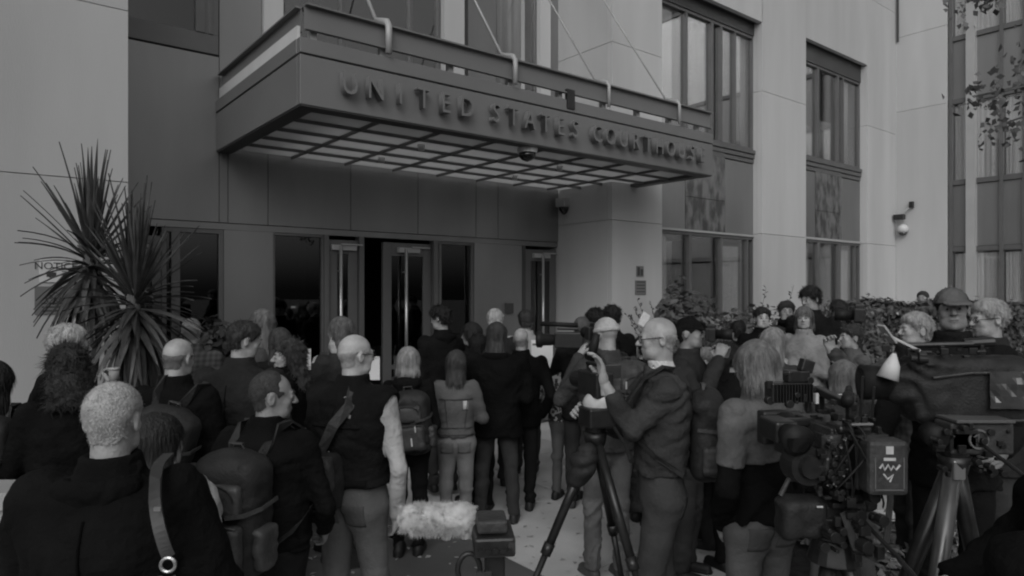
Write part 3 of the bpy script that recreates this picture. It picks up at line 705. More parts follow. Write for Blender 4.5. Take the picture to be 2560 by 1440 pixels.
# clipped hedge
hx0, hy = ptg(2135, 9.4); hx1, _ = ptg(2700, 9.0)
hedge = empty('clipped_hedge', ((hx0 + hx1) / 2, hy + .4, 0)); tag(hedge, 'long clipped hedge in front of the far stone corner', 'hedge')
rsn = np.random.RandomState(9); hw = (hx1 - hx0) / 2; ht = P(2200, 768, 9.4).z
def fh(i):
    k = rsn.rand(); x = rsn.uniform(-hw, hw)
    b = .05 * math.sin(x * 5) + .04 * math.sin(x * 13 + 1)
    if k < .62: z = rsn.uniform(.3, ht); return (x, -.45 + b + .06 * rsn.randn() + .04 * math.sin(z * 9), z), (0, -1, .2)
    if k < .9: return (x, rsn.uniform(-.45, .45), ht + b * .6 + .035 * rsn.randn()), (0, -.1, 1)
    return (-hw + .05 * rsn.randn(), rsn.uniform(-.45, .45), rsn.uniform(.3, ht)), (-1, 0, .1)
V, F = leaf_cards(15000, fh, .05, rsn); mesh_obj('foliage', V, F, M['leaf'], hedge)['kind'] = 'stuff'
mb = MB(); mb.box((0, 0, ht / 2 - .05), (hw * 2 - .15, .72, ht - .16)); mb.obj('twig_core', mat('hedge_twigs', .025, .95), hedge)
# ground cover with pale leaves bottom right
V = []; rsn = np.random.RandomState(12)
def fg(i):
    while True:
        x, y = rsn.uniform(1.45, 5.2), rsn.uniform(2.4, 5.6)
        if x > 1.55 + .22 * math.sin(y * 3) + (y - 2.4) * .28: return (x, y, .05 + .22 * rsn.rand() + .05 * math.sin(x * 4) * math.sin(y * 5)), (0, -.3, 1)
V, F = leaf_cards(9000, fg, .055, rsn); tag(mesh_obj('ground_cover', V, F, M['leaf_l']), 'pale leafy ground cover around the tripod legs on the right', 'ground cover', kind='stuff')
V, F = leaf_cards(1500, lambda i: ((lambda q: (q[0], q[1], q[2] + .05))(fg(i)[0]), (0, 0, 1)), .04, rsn); tag(mesh_obj('fallen_leaves', V, F, M['litter']), 'bright fallen leaves lying on the ground cover', 'leaves', kind='stuff')
mb = MB(); mb.box((4.0, 4.2, .02), (4.4, 3.6, .08)); tag(mb.obj('planting_bed', M['soil']), kind='structure')
# leaves on the paving
def fp(i):
    x = rsn.uniform(-2.0, 2.4); y = rsn.uniform(3.3, 8.5); return (x, y, .004), (0, 0, 1)
V, F = leaf_cards(420, fp, .035, rsn, 1.4, .12); tag(mesh_obj('scattered_leaves', V, F, M['litter']), 'small pale leaves scattered on the paving', 'leaves', kind='stuff')
# manhole
q = P(880, 1392, 5.35); mb = MB(); mb.tube([(q.x, q.y, -.01), (q.x, q.y, .012)], .24, 28); tag(mb.obj('manhole_cover', mat('cast_iron', .03, .6, .4, .3, 30, .3, 80)), 'round dark cover in the paving behind the bald man in tan trousers', 'manhole cover')

# tree whose branch hangs in from the right, and two trees across the street (seen in the glass), plus an unseen left one added for shade
def limb(mb, a, b, r0, r1, rs, n=5, wob=.08):
    a, b = Vector(a), Vector(b); pts = []
    for i in range(n + 1):
        t = i / n; p = a.lerp(b, t); 
        if 0 < i < n: p += Vector((rs.uniform(-wob, wob), rs.uniform(-wob, wob), rs.uniform(-wob, wob)))
        pts.append(p)
    mb.tube(pts, [r0 + (r1 - r0) * i / n for i in range(n + 1)], 8); return pts
rs = random.Random(31); rsn = np.random.RandomState(31)
tr = empty('street_tree', (6.1, 5.2, 0)); tag(tr, 'leafy tree whose branches hang in at the upper right edge', 'tree')
OT = Vector((6.1, 5.2, 0)); mb = MB(); limb(mb, (0, 0, 0), (-.2, 0, 4.2), .16, .10, rs)
smooth_by_angle(mb.obj('trunk', M['bark'], tr)); ends = []
LP = [(2545, 165, 5.0), (2480, 235, 5.0), (2440, 240, 5.05), (2505, 310, 4.95), (2555, 320, 5.0), (2420, 2, 4.9), (2470, -10, 4.9), (2600, 260, 5.0), (2560, 230, 5.05), (2600, 80, 5.0), (2650, 150, 5.2), (2700, -60, 5.3)]
mb = MB()
for px, py, d in LP:
    e = P(px, py, d) - OT; st = Vector((-.2, 0, 3.6 if py > 50 else 4.1)); mid = st.lerp(e, .55) + Vector((0, 0, .25)); limb(mb, st, mid, .035, .014, rs, 4, .05); limb(mb, mid, e, .012, .006, rs, 4, .04); ends.append(e)
for k in range(14):
    a = rs.uniform(0, 6.28); e = Vector((1.2 * math.cos(a) + .9, 1.4 * math.sin(a), rs.uniform(4.0, 5.8))); limb(mb, (-.2, 0, 4.1), e, .04, .008, rs, 5, .1); ends.append(e)
smooth_by_angle(mb.obj('branch', M['bark'], tr))
def fl(i):
    e = ends[i % len(ends)]; s = .075 if (i % len(ends)) < 12 else .4; p = e + Vector(tuple(rsn.randn(3) * s)); p.z -= abs(rsn.randn()) * s * .4; return p, (rsn.randn() * .5, -1, .3 * rsn.randn())
V, F = leaf_cards(900, fl, .046, rsn, 1.1, .6); mesh_obj('leaf_cluster', V, F, M['leaf'], tr)['kind'] = 'stuff'
def far_tree(x, y, h, label, seed):
    rs = random.Random(seed); rn = np.random.RandomState(seed); o = empty('street_tree', (x, y, 0)); tag(o, label, 'tree', 'trees across the street')
    mb = MB(); limb(mb, (0, 0, 0), (rs.uniform(-.3, .3), 0, h * .5), .22, .13, rs); cs = []
    for k in range(16):
        a = rs.uniform(0, 6.28); r = rs.uniform(.8, 2.6); e = Vector((r * math.cos(a), r * math.sin(a), h * rs.uniform(.5, .98))); limb(mb, (0, 0, h * rs.uniform(.3, .5)), e, .07, .015, rs, 5, .2); cs.append(e)
    smooth_by_angle(mb.obj('trunk', M['bark'], o))
    V, F = leaf_cards(3200, lambda i: (cs[i % 16] + Vector(tuple(rn.randn(3) * .62)), (rn.randn(), rn.randn(), rn.randn())), .17, rn); mesh_obj('crown', V, F, M['leaf'], o)['kind'] = 'stuff'
far_tree(-7.8, 1.8, 9, 'unseen street tree beside the plaza on the left, added to shade the left wall', 3); far_tree(-1.5, -17, 8.5, 'street tree straight behind the viewer', 4); far_tree(7.5, -16, 8, 'street tree behind the viewer on the right', 6)  # first tree stands out of view, added to darken the left stone wall
ob = empty('office_block', (2, -42, 0)); tag(ob, 'plain masonry block across the street behind the viewer', 'building')
mb = MB(); mb.box((0, 0, 3.8), (80, 5, 7.6)); mb.obj('wall', mat('brick_wall_far', .12, .9, .2, .2, .5), ob)
for i in range(16):
    for j in range(2):
        mb = MB(); mb.box((-26 + i * 3.4, 2.52, 2.4 + j * 3.2), (1.6, .06, 1.9)); mb.obj('window', M['screen'], ob)

# ---------------------------------------------------------------- signed distance modelling (for people, bags, fur)
NL = np.random.RandomState(5).rand(32, 32, 32).astype(np.float32)
def vnoise(x, y, z):
    xi, yi, zi = np.floor(x).astype(np.int32), np.floor(y).astype(np.int32), np.floor(z).astype(np.int32)
    fx, fy, fz = x - xi, y - yi, z - zi; fx = fx * fx * (3 - 2 * fx); fy = fy * fy * (3 - 2 * fy); fz = fz * fz * (3 - 2 * fz)
    x0, y0, z0 = xi & 31, yi & 31, zi & 31; x1, y1, z1 = (xi + 1) & 31, (yi + 1) & 31, (zi + 1) & 31
    a = NL[x0, y0, z0] * (1 - fx) + NL[x1, y0, z0] * fx; b = NL[x0, y1, z0] * (1 - fx) + NL[x1, y1, z0] * fx
    c = NL[x0, y0, z1] * (1 - fx) + NL[x1, y0, z1] * fx; d = NL[x0, y1, z1] * (1 - fx) + NL[x1, y1, z1] * fx
    return (a * (1 - fy) + b * fy) * (1 - fz) + (c * (1 - fy) + d * fy) * fz
def smin(a, b, k): h = np.clip(.5 + .5 * (b - a) / k, 0, 1); return b + (a - b) * h - k * h * (1 - h)
def smax(a, b, k): return -smin(-a, -b, k)
def cap(p, a, b, ra, rb=None):
    rb = ra if rb is None else rb; a = np.array(a, np.float32); ba = np.array(b, np.float32) - a; L = float(ba @ ba) + 1e-9
    dx, dy, dz = p[0] - a[0], p[1] - a[1], p[2] - a[2]; t = np.clip((dx * ba[0] + dy * ba[1] + dz * ba[2]) / L, 0, 1)
    return np.sqrt((dx - ba[0] * t) ** 2 + (dy - ba[1] * t) ** 2 + (dz - ba[2] * t) ** 2) - (ra + (rb - ra) * t)
def ell(p, c, r):
    x, y, z = (p[0] - c[0]) / r[0], (p[1] - c[1]) / r[1], (p[2] - c[2]) / r[2]; k = np.sqrt(x * x + y * y + z * z) + 1e-6
    k2 = np.sqrt((x / r[0]) ** 2 + (y / r[1]) ** 2 + (z / r[2]) ** 2) + 1e-6; return k * (k - 1) / k2
def rbox(p, c, h, r):
    q = [np.abs(p[i] - c[i]) - h[i] + r for i in range(3)]
    return np.sqrt(np.maximum(q[0], 0) ** 2 + np.maximum(q[1], 0) ** 2 + np.maximum(q[2], 0) ** 2) + np.minimum(np.maximum(q[0], np.maximum(q[1], q[2])), 0) - r
def folds(p, s, amp, fx=5, fz=14):
    """cloth creases: ridged stretched noise"""
    w = vnoise(p[0] * 4 + s, p[1] * 4 + 9, p[2] * 4) * 5
    n = vnoise(p[0] * fx + s + p[2] * 3, p[1] * fx + s * 2, p[2] * fz * .9 + w + s - p[0] * 9); n2 = vnoise(p[0] * 13 + s + w, p[1] * 13, p[2] * 24 + s + p[0] * 14)
    where = .35 + 1.3 * vnoise(p[0] * 5 + 3 * s, p[1] * 5, p[2] * 5 + s)
    return amp * 1.5 * where * (.55 - np.abs(2 * n - 1) * 1.5) + amp * .8 * where * (.4 - np.abs(2 * n2 - 1))
def surface(fn, lo, hi, vx):
    ax = [np.arange(lo[i] - 2 * vx, hi[i] + 2.5 * vx, vx, dtype=np.float32) for i in range(3)]
    p = np.meshgrid(*ax, indexing='ij'); f = fn(p).astype(np.float32)
    f[0] = f[-1] = 1; f[:, 0] = f[:, -1] = 1; f[:, :, 0] = f[:, :, -1] = 1
    ins = f < 0; s = ins[:-1, :-1, :-1].astype(np.int8)
    C = [(i, j, k) for i in (0, 1) for j in (0, 1) for k in (0, 1)]
    def sub(a, c): return a[c[0]:a.shape[0] - 1 + c[0], c[1]:a.shape[1] - 1 + c[1], c[2]:a.shape[2] - 1 + c[2]]
    cnt = sum(sub(ins, c).astype(np.int8) for c in C); act = (cnt > 0) & (cnt < 8); idx = np.full(act.shape, -1, np.int64); I = np.argwhere(act); n = len(I); idx[act] = np.arange(n)
    if n == 0: return np.zeros((0, 3)), np.zeros((0, 4), int)
    vals = np.stack([sub(f, c)[act] for c in C], 1); acc = np.zeros((n, 3)); w = np.zeros(n)
    for a in range(8):
        for b in range(a + 1, 8):
            dd = [C[b][q] - C[a][q] for q in range(3)]
            if sum(abs(q) for q in dd) != 1: continue
            fa, fb = vals[:, a], vals[:, b]; m = (fa < 0) != (fb < 0); t = np.where(m, fa / (fa - fb + 1e-12), 0)
            for q in range(3): acc[:, q] += np.where(m, C[a][q] + dd[q] * t, 0)
            w += m
    V = (I + acc / w[:, None]) * vx + np.array([a[0] for a in ax]); Fs = []
    for q in range(3):
        o = [(q + 1) % 3, (q + 2) % 3]; A = ins.take(range(0, ins.shape[q] - 1), q); B = ins.take(range(1, ins.shape[q]), q); E = np.argwhere(A != B)
        ok = (E[:, o[0]] > 0) & (E[:, o[1]] > 0) & (E[:, o[0]] < ins.shape[o[0]] - 1) & (E[:, o[1]] < ins.shape[o[1]] - 1); E = E[ok]
        def at(d0, d1):
            e = E.copy(); e[:, o[0]] += d0; e[:, o[1]] += d1; return idx[e[:, 0], e[:, 1], e[:, 2]]
        Q = np.stack([at(-1, -1), at(0, -1), at(0, 0), at(-1, 0)], 1); fl = ~A[E[:, 0], E[:, 1], E[:, 2]]
        Q[fl] = Q[fl][:, ::-1]; Fs.append(Q)
    return V, np.concatenate(Fs)
def sdf_obj(name, fn, lo, hi, vx, m, parent, keep=None):
    V, F = surface(fn, lo, hi, vx); o = mesh_obj(name, V.astype(np.float32), F, m, parent, True); return o

# ---------------------------------------------------------------- people
def rotm(yaw, pitch, roll): return np.array(Euler((math.radians(pitch), math.radians(roll), math.radians(yaw))).to_matrix(), dtype=np.float32)
HC = (0, -.012, .028); HR = (.075, .094, .086)      # skull
def head_sdf(q, female=False, mouth=0):
    f = ell(q, HC, HR)
    f = smin(f, ell(q, (0, .028, -.035), (.058, .062, .075)), .03)
    f = smin(f, cap(q, (-.028, .045, -.075), (.028, .045, -.075), .026 if female else .032), .03)
    f = smin(f, ell(q, (0, .072, -.092), (.020, .016, .015)), .02)
    f = smin(f, cap(q, (-.03, .083, .022), (.03, .083, .022), .009), .018)
    for s in (-1, 1):
        f = smin(f, ell(q, (s * .037, .066, -.022), (.019, .016, .018)), .02)
        f = smax(f, -ell(q, (s * .029, .099, .006), (.017, .015, .011)), .012)
        f = smin(f, ell(q, (s * .029, .083, .005), (.0125, .0125, .0125)), .003)
        e = ell(q, (s * .078, -.012, -.008), (.010, .019, .032)); e = smax(e, -ell(q, (s * .088, -.006, -.006), (.009, .010, .018)), .006); f = smin(f, e, .008)
    f = smin(f, cap(q, (0, .090, .016), (0, .112, -.020), .007, .012), .010)
    for s in (-1, 1): f = smin(f, ell(q, (s * .012, .101, -.024), (.008, .010, .008)), .006)
    f = smin(f, cap(q, (-.016, .088, -.050), (.016, .088, -.050), .006), .006); f = smin(f, cap(q, (-.013, .087, -.063), (.013, .087, -.063), .007), .006)
    f = smax(f, -cap(q, (-.020, .102, -.0565), (.020, .102, -.0565), .0065), .004)
    return f
def hand_sdf(p, wr, R, s, curl=.6, spread=.25, thumb=.8):
    """wr wrist point, R columns: (side, back of hand, finger direction)"""
    q = [sum((p[k] - wr[k]) * R[k, i] for k in range(3)) / s for i in range(3)]
    f = smin(cap(q, (-.016, 0, .012), (-.024, 0, .075), .016, .013), cap(q, (.014, 0, .012), (.026, 0, .072), .016, .013), .02)
    f = smin(f, cap(q, (0, 0, .02), (0, 0, .07), .017, .015), .02); f = smin(f, cap(q, (0, 0, -.05), (0, 0, .02), .024, .022), .02)
    for i, L in enumerate((.88, 1.0, .95, .76)):
        x = (-.030 + .020 * i); a = np.array((x, 0, .082)); ang = 0.0; d1 = spread * (x) * 8; pts = [a]
        for seg, l in enumerate((.040, .026, .021)):
            ang += curl * (.75 + .2 * seg); v = np.array((math.sin(d1) * .5 * (1 if seg == 0 else .5), -math.sin(ang), math.cos(ang))); pts.append(pts[-1] + v * l * L)
        for k in range(3): f = smin(f, cap(q, pts[k], pts[k + 1], .0098 - .0012 * k, .0088 - .0012 * k), .003)
    t0 = (-.030, -.004, .022); t1 = (-.056, -.018, .050); t2 = (-.056 + .012 * thumb, -.038, .076); f = smin(f, cap(q, t0, t1, .014, .011), .008); f = smin(f, cap(q, t1, t2, .011, .008), .004)
    return f * s
ARM = {'down': ((.022, -.012, -.185), (.03, .03, -.33)), 'pocket': ((.062, -.045, -.175), (.005, .05, -.300)), 'hold': ((.040, .0, -.180), (-.045, .135, -.12)),
       'phone': ((.045, .045, -.165), (-.05, .15, -.035)), 'face': ((.055, .085, -.125), (-.045, .125, .035)), 'fold': ((.045, .02, -.18), (-.09, .115, -.15)), 'back': ((.05, -.06, -.175), (-.03, -.09, -.27)), 'cross': ((.045, .03, -.175), (-.12, .11, -.125))}
PROF = {  # z, half width, half depth, y offset  (fractions of the height)
 'm': [(.30, .118, .085, 0), (.47, .099, .074, -.002), (.54, .096, .070, 0), (.60, .093, .066, .002), (.68, .101, .072, .0), (.75, .108, .074, -.004), (.79, .108, .066, -.006), (.82, .094, .054, -.008), (.842, .058, .044, -.008), (.855, .040, .036, -.004), (.875, .036, .034, 0)],
 'f': [(.30, .115, .085, 0), (.47, .100, .074, -.004), (.54, .095, .069, -.002), (.62, .080, .058, .002), (.70, .088, .066, .004), (.75, .093, .066, .0), (.79, .090, .058, -.004), (.82, .070, .046, -.006), (.838, .046, .038, -.006), (.855, .034, .032, -.004), (.875, .031, .030, 0)]}
PEOPLE = []
def person(label, cx, cy, d, yaw, sex='m', h=None, girth=1.0, wide=1.0, ground=0.0, lean=0.0, head=(0, 0, 0), hscale=1.0, arms=('down', 'down'), skinv=.32, hair=('short', .03), top=('jacket', .02),
           hem=.46, legs=.05, shoe=.015, collar=None, hood=False, sleeve=True, under=None, stance=None, fit=1.0, hands=None, detail=1.0, scarf=None, roll=False, parts=None, name='person', seed=None, quilt=False, hip_bend=0):
    seed = seed if seed is not None else len(PEOPLE) * 3 + 1; rs = random.Random(seed)
    top_pt = P(cx, cy, d); H = h or (top_pt.z - ground)
    if h is not None: ground = top_pt.z - h
    o = empty(name, (top_pt.x, top_pt.y, ground), math.radians(yaw)); tag(o, label, 'person')
    hs = .945 * hscale * (H / 1.76) ** .35
    # body shift so that the head stays at the given place when the body leans
    def spine(z):  # lean bends the body above the hips
        t = max(0, z - .5 * H); return lean * t * (.6 + .4 * t / (.5 * H)) if lean else 0.0
    offy = -spine(H * .93)
    vb = max(.010, min(.020, d * .0031)) / detail; vh = max(.0055, min(.011, d * .0017)) / detail
    sw = (.104 if sex == 'm' else .090) * H * wide; sz = .812 * H
    jn = {}
    for s, a in ((-1, arms[0]), (1, arms[1])):
        a = ARM[a] if isinstance(a, str) else a
        sh = np.array((s * sw, spine(sz) + offy - .004 * H, sz)); el = sh + np.array((s * a[0][0], a[0][1], a[0][2])) * H; wr = sh + np.array((s * a[1][0], a[1][1], a[1][2])) * H; jn[s] = (sh, el, wr)
    st = stance or (rs.uniform(-.02, .02), rs.uniform(-.02, .02), .052)
    lg = {}
    for s, fy in ((-1, st[0]), (1, st[1])):
        hp = np.array((s * .048 * H, offy, .50 * H)); an = np.array((s * st[2] * H, fy * H + offy * .6, .045 * H)); kn = (hp + an) / 2 + np.array((s * .004 * H, .012 * H, .015 * H)); lg[s] = (hp, kn, an)
    hz = H - .117 * hs; hc = np.array((0, spine(H * .93) + offy + .008, hz)); Rh = rotm(*head)
    piv = hc + np.array((0, -.01, -.09 * hs))
    def toh(p):
        c = piv + Rh @ (hc - piv); r = [(p[0] - c[0]) / hs, (p[1] - c[1]) / hs, (p[2] - c[2]) / hs]
        return [r[0] * Rh[0, i] + r[1] * Rh[1, i] + r[2] * Rh[2, i] for i in range(3)]
    hcr = piv + Rh @ (hc - piv)
    prof = np.array(PROF[sex]); zs = prof[:, 0] * H; gA = prof[:, 1] * H * girth; gB = prof[:, 2] * H * girth * (1.0 if girth < 1.05 else girth ** .5); gA[5:8] *= wide ** .8; gA[8:] /= girth; gB[8:] /= girth
    def torso(p, ext=0.0, zlo=.46, zhi=.87, kz=.02):
        z = p[2]; a = np.interp(z, zs, gA).astype(np.float32) + ext; b = np.interp(z, zs, gB).astype(np.float32) + ext; yo = np.interp(z, zs, prof[:, 3] * H) + offy
        if lean: t = np.maximum(z - .5 * H, 0); yo = yo + lean * t * (.6 + .4 * t / (.5 * H))
        x, y = p[0] / a, (p[1] - yo) / b; r = (np.abs(x) ** 2.3 + np.abs(y) ** 2.3) ** (1 / 2.3); f = (r - 1) * np.minimum(a, b)
        return smax(smax(f, zlo * H - z, kz), z - zhi * H, .01)
    def arm(p, s, r0, r1, r2, upto=1.0):
        sh, el, wr = jn[s]; w2 = el + (wr - el) * upto; return smin(cap(p, sh, el, r0, r1), cap(p, el, w2, r1, r2), .02)
    def leg(p, s, r0, r1, r2): hp, kn, an = lg[s]; return smin(cap(p, hp, kn, r0, r1), cap(p, kn, an, r1, r2), .03)
    ext = .10
    allx = [j[k][0] for j in jn.values() for k in range(3)]; ally = [j[k][1] for j in jn.values() for k in range(3)]; allz = [j[k][2] for j in jn.values() for k in range(3)]
    bw = gA.max() + .03
    lo = (min(min(allx) - ext, -bw), min(min(ally) - ext, offy - bw, -.2), 0); hi = (max(max(allx) + ext, bw), max(max(ally) + ext, spine(H * .87) + offy + bw * .9), max(.89 * H, max(allz) + ext))
    # --- body: torso, limbs, neck and head as one skin; the coarse part lies under the clothes
    def body_low(p):
        f = torso(p, -.035, .54, .86, .04); 
        for s in (-1, 1): f = smin(f, arm(p, s, .034 * H - .012, .026 * H - .006, .017 * H), .02); f = smin(f, leg(p, s, .040 * H - .010, .029 * H - .010, .022 * H - .006), .02)
        return f
    Vb, Fb = surface(body_low, lo, hi, .024)
    def body_head(p):
        f = head_sdf(toh(p), sex == 'f') * hs
        nk = cap(p, (0, spine(.80 * H) + offy - .012, .80 * H), tuple(hcr + Rh @ np.array((0, -.018, -.055)) * hs), (.062 if sex == 'm' else .052) * hs, (.054 if sex == 'm' else .046) * hs)
        return smin(f, nk, .022)
    Vh, Fh = surface(body_head, (hcr[0] - .125 * hs, min(hcr[1], offy + spine(.8 * H)) - .14 * hs, .80 * H), (hcr[0] + .125 * hs, hcr[1] + .15 * hs, hcr[2] + .14 * hs), vh)
    Vs, Fs = [Vb, Vh], [Fb, Fh + len(Vb)]; n0 = len(Vb) + len(Vh)
    for s in (-1, 1):
        sh, el, wr = jn[s]; fd = wr - el; fd = fd / np.linalg.norm(fd); hd = (hands or {}).get(s, {})
        if hd.get('none'): continue
        if 'dir' in hd: fd = np.array(hd['dir'], float); fd /= np.linalg.norm(fd)
        bk = np.array(hd.get('back', (s * 1.0, .15, .25)), float); bk -= fd * (bk @ fd); bk /= np.linalg.norm(bk) + 1e-9; sd_ = np.cross(bk, fd) * 1.0
        if s == 1: sd_ = -sd_
        R = np.stack([sd_, bk, fd], 1); hcx = .12; vv = max(.0045, min(.008, d * .0014))
        fn = lambda p, wr=wr, R=R, hd=hd: hand_sdf(p, wr, R, 1.0 * H / 1.76 * (1.0 if sex == 'm' else .92), hd.get('curl', .55), hd.get('spread', .2))
        Vn, Fn = surface(fn, wr + fd * .06 - hcx, wr + fd * .06 + hcx, vv); Vs.append(Vn); Fs.append(Fn + n0); n0 += len(Vn)
    mesh_obj('body', np.concatenate(Vs).astype(np.float32), np.concatenate(Fs), skin(skinv), o, True)
    # --- eyes
    for s in (-1, 1):
        mb = MB(); c = hcr + Rh @ np.array((s * .029, .0885, .005)) * hs; c2 = hcr + Rh @ np.array((s * .029, .0965, .005)) * hs
        if head_visible(yaw + head[0]): mb.tube([c, c2], [.0075 * hs, .0042 * hs], 8); mb.obj('eye', M['lens'], o)
    if head_visible(yaw + head[0]):
        mb = MB()
        for s in (-1, 1):
            pts = [hcr + Rh @ np.array((s * x, y, z)) * hs for x, y, z in ((.014, .099, .025), (.028, .0975, .030), (.044, .086, .026))]; mb.tube(pts, [.003 * hs, .0038 * hs, .002], 5)
        mb.obj('eyebrows', hairm(max(.03, hair[1] * .6)), o)['kind'] = 'stuff'
        mb = MB(); mb.ribbon([hcr + Rh @ np.array((x, .0955 - abs(x) * .25, -.0565)) * hs for x in (-.019, -.008, 0, .008, .019)], .0075 * hs, .003, axis=tuple(Rh @ np.array((0, 1, 0)))); mb.obj('mouth', skin(skinv * .45), o)
    # --- hair
    ht, hv = hair[0], hair[1]
    if ht != 'none':
        sx = rs.uniform(0, 9)
        def hf(p):
            q = toh(p); x, y, z = q; ang = np.arctan2(x, y + .012)
            st_ = .0016 * np.sin(ang * 42 + 5 * vnoise(x * 20 + sx, y * 20, z * 9)) 
            if ht in ('short', 'crew', 'ring', 'receding', 'tousled'):
                th = {'short': .017, 'crew': .0075, 'ring': .0045, 'receding': .008, 'tousled': .024}[ht]
                f = smin(ell(q, HC, HR), ell(q, (0, .028, -.035), (.058, .062, .075)), .03)
                nk_ = cap(q, (0, -.018, -.055), (0, -.03, -.14), (.054 if sex == 'm' else .046)); f = smin(f, nk_, .022)
                wob = (.018 if ht in ('short', 'tousled') else .010) * (vnoise(x * 45 + sx, y * 45, z * 45) - .5)
                front = y - (.030 + np.maximum(z - .005, 0) * .95 - np.maximum(.005 - z, 0) * 1.1) + wob
                front = np.where(z > .062, np.minimum(front, y - .087 + (z - .062) * .2 + 0 * x), front)
                low = -(z + .030 + np.minimum(np.maximum(-y + .0, 0) * .75, .045)) + wob; earc = .030 - np.sqrt((y + .010) ** 2 + ((z + .012) * .8) ** 2) + wob
                cut = np.maximum(np.maximum(front, low), np.where(np.abs(x) > .045, earc, -1))
                if ht == 'ring': cut = np.maximum(cut, z - .022 + .25 * np.maximum(-y - .05, 0) + wob)
                if ht == 'receding': cut = np.maximum(cut, np.where(z > .03, np.minimum(y - .02 + wob * 2, .01 + 0 * y), -1))
                tp = np.clip(-cut / .030, 0, 1) ** .7; g_ = f - .0012 - th * tp * (1 + .25 * np.clip((z - .02) / .06, 0, 1)) + st_ * (.7 if th > .01 else .3)
                if ht == 'tousled': g_ = g_ - .016 * tp * (vnoise(x * 28 + sx, y * 28, z * 28) - .45)
                elif ht == 'short': g_ = g_ - .006 * tp * (vnoise(x * 34 + sx, y * 34, z * 20) - .5)
                return smax(g_, cut, .003) * hs
            th = .018; f = ell(q, (0, HC[1] - .004, HC[2] + .002), tuple(r + th for r in HR))
            L = {'bob': .115, 'mid': .19, 'long': .33, 'curly': .24, 'tied': .06}[ht]
            for sx_, yy, rr in ((-.052, -.03, .040), (0, -.065, .048), (.052, -.03, .040), (-.03, -.06, .045), (.03, -.06, .045)):
                k_ = 1.0 if ht != 'long' else .9; f = smin(f, cap(q, (sx_, yy, -.01), (sx_ * 1.25, yy - .012 - (.03 if L > .15 else 0), -L + .035), rr, rr * (.95 if ht in ('bob', 'curly') else .72)), .025)
            if ht == 'curly': f = f - .028 * (vnoise(x * 30 + sx, y * 30, z * 30) - .45) - .01 * vnoise(x * 60, y * 60, z * 60)
            else: f = f + st_ + .007 * (vnoise(x * 26 + sx, y * 26, z * 7) - .5)
            wob = .012 * (vnoise(x * 30 + sx, y * 30, z * 10) - .5); cut = np.minimum(y - (.022 + np.maximum(z + .0, 0) * .95) + wob, np.where(z > .06, y - .098, 1)); f = smax(f, np.maximum(cut, -(z + L + wob * 2.5)), .006)
            if ht == 'tied': f = smin(f, ell(q, (0, -.115, .01), (.03, .035, .032)), .01)
            return f * hs
        L2 = {'bob': .13, 'mid': .2, 'long': .34, 'curly': .26}.get(ht, .10)
        Vh_, Fh_ = surface(hf, (hcr[0] - .14 * hs, hcr[1] - (.16 + L2 * .4) * hs, hcr[2] - L2 * hs - .02), (hcr[0] + .14 * hs, hcr[1] + .12 * hs, hcr[2] + .145 * hs), vh * .95)
        rn = np.random.RandomState(seed + 50); ns = {'ring': 500, 'receding': 900, 'crew': 1300, 'short': 1700, 'tousled': 1800}.get(ht, 2400); ns = int(ns * (1.4 if d < 4 else .8))
        pk = Vh_[rn.randint(0, len(Vh_), ns)]; e_ = .004
        G0 = [pk[:, k].astype(np.float32) for k in range(3)]; nn = np.stack([hf([G0[q] + (e_ if q == k else 0) for q in range(3)]) - hf([G0[q] - (e_ if q == k else 0) for q in range(3)]) for k in range(3)], 1); nn /= np.linalg.norm(nn, axis=1)[:, None] + 1e-9
        ok = nn[:, 2] > -.85; pk, nn = pk[ok], nn[ok]; ns = len(pk); dn = np.zeros((ns, 3)); dn[:, 2] = -1; ln_ = {'ring': .007, 'receding': .010, 'crew': .009, 'short': .020, 'tousled': .034, 'curly': .045, 'bob': .06, 'mid': .075, 'long': .09, 'tied': .03}[ht]
        out = (nn @ Rh)[:, 1:2] * 0 + nn; back = (Rh @ np.array((0, -1, 0)))[None, :]
        if ht in ('short', 'crew', 'ring', 'receding'): fl2 = nn * .55 + back * .35 * (pk[:, 2:3] > hcr[2]) + dn * .6 + rn.randn(ns, 3) * .22
        elif ht in ('tousled', 'curly'): fl2 = nn * .45 + dn * .5 + rn.randn(ns, 3) * .55
        else: fl2 = dn * 1.0 + nn * .10 + rn.randn(ns, 3) * .10
        tang = fl2 - nn * (fl2 * nn).sum(1)[:, None] * (.0 if ht in ('short', 'crew', 'ring', 'receding', 'tousled', 'curly') else .85); tang /= np.linalg.norm(tang, axis=1)[:, None] + 1e-9
        sdv = np.cross(tang, nn); sdv /= np.linalg.norm(sdv, axis=1)[:, None] + 1e-9; wd = max(.0011, .00042 * d); L_ = ln_ * rn.uniform(.5, 1.15, ns)[:, None] * hs; p0 = pk - nn * .001; p1 = p0 + tang * L_ * .5 + nn * .0022; p2 = p0 + tang * L_ + dn * L_ * .12 + nn * .0006
        if ht == 'curly': p2 = p2 + rn.randn(ns, 3) * .010
        SV = np.stack([p0 - sdv * wd, p0 + sdv * wd, p1 + sdv * wd * .9, p1 - sdv * wd * .9, p2 + sdv * wd * .2, p2 - sdv * wd * .2], 1).reshape(-1, 3); b_ = np.arange(ns)[:, None] * 6 + len(Vh_)
        SF = np.concatenate([b_ + np.array([[0, 1, 2, 3]]), b_ + np.array([[3, 2, 4, 5]])])
        mesh_obj('hair', np.concatenate([Vh_, SV]).astype(np.float32), np.concatenate([Fh_, SF]), (stubble(hv) if ht in ('crew', 'ring', 'receding') else hairm(hv)), o, True)
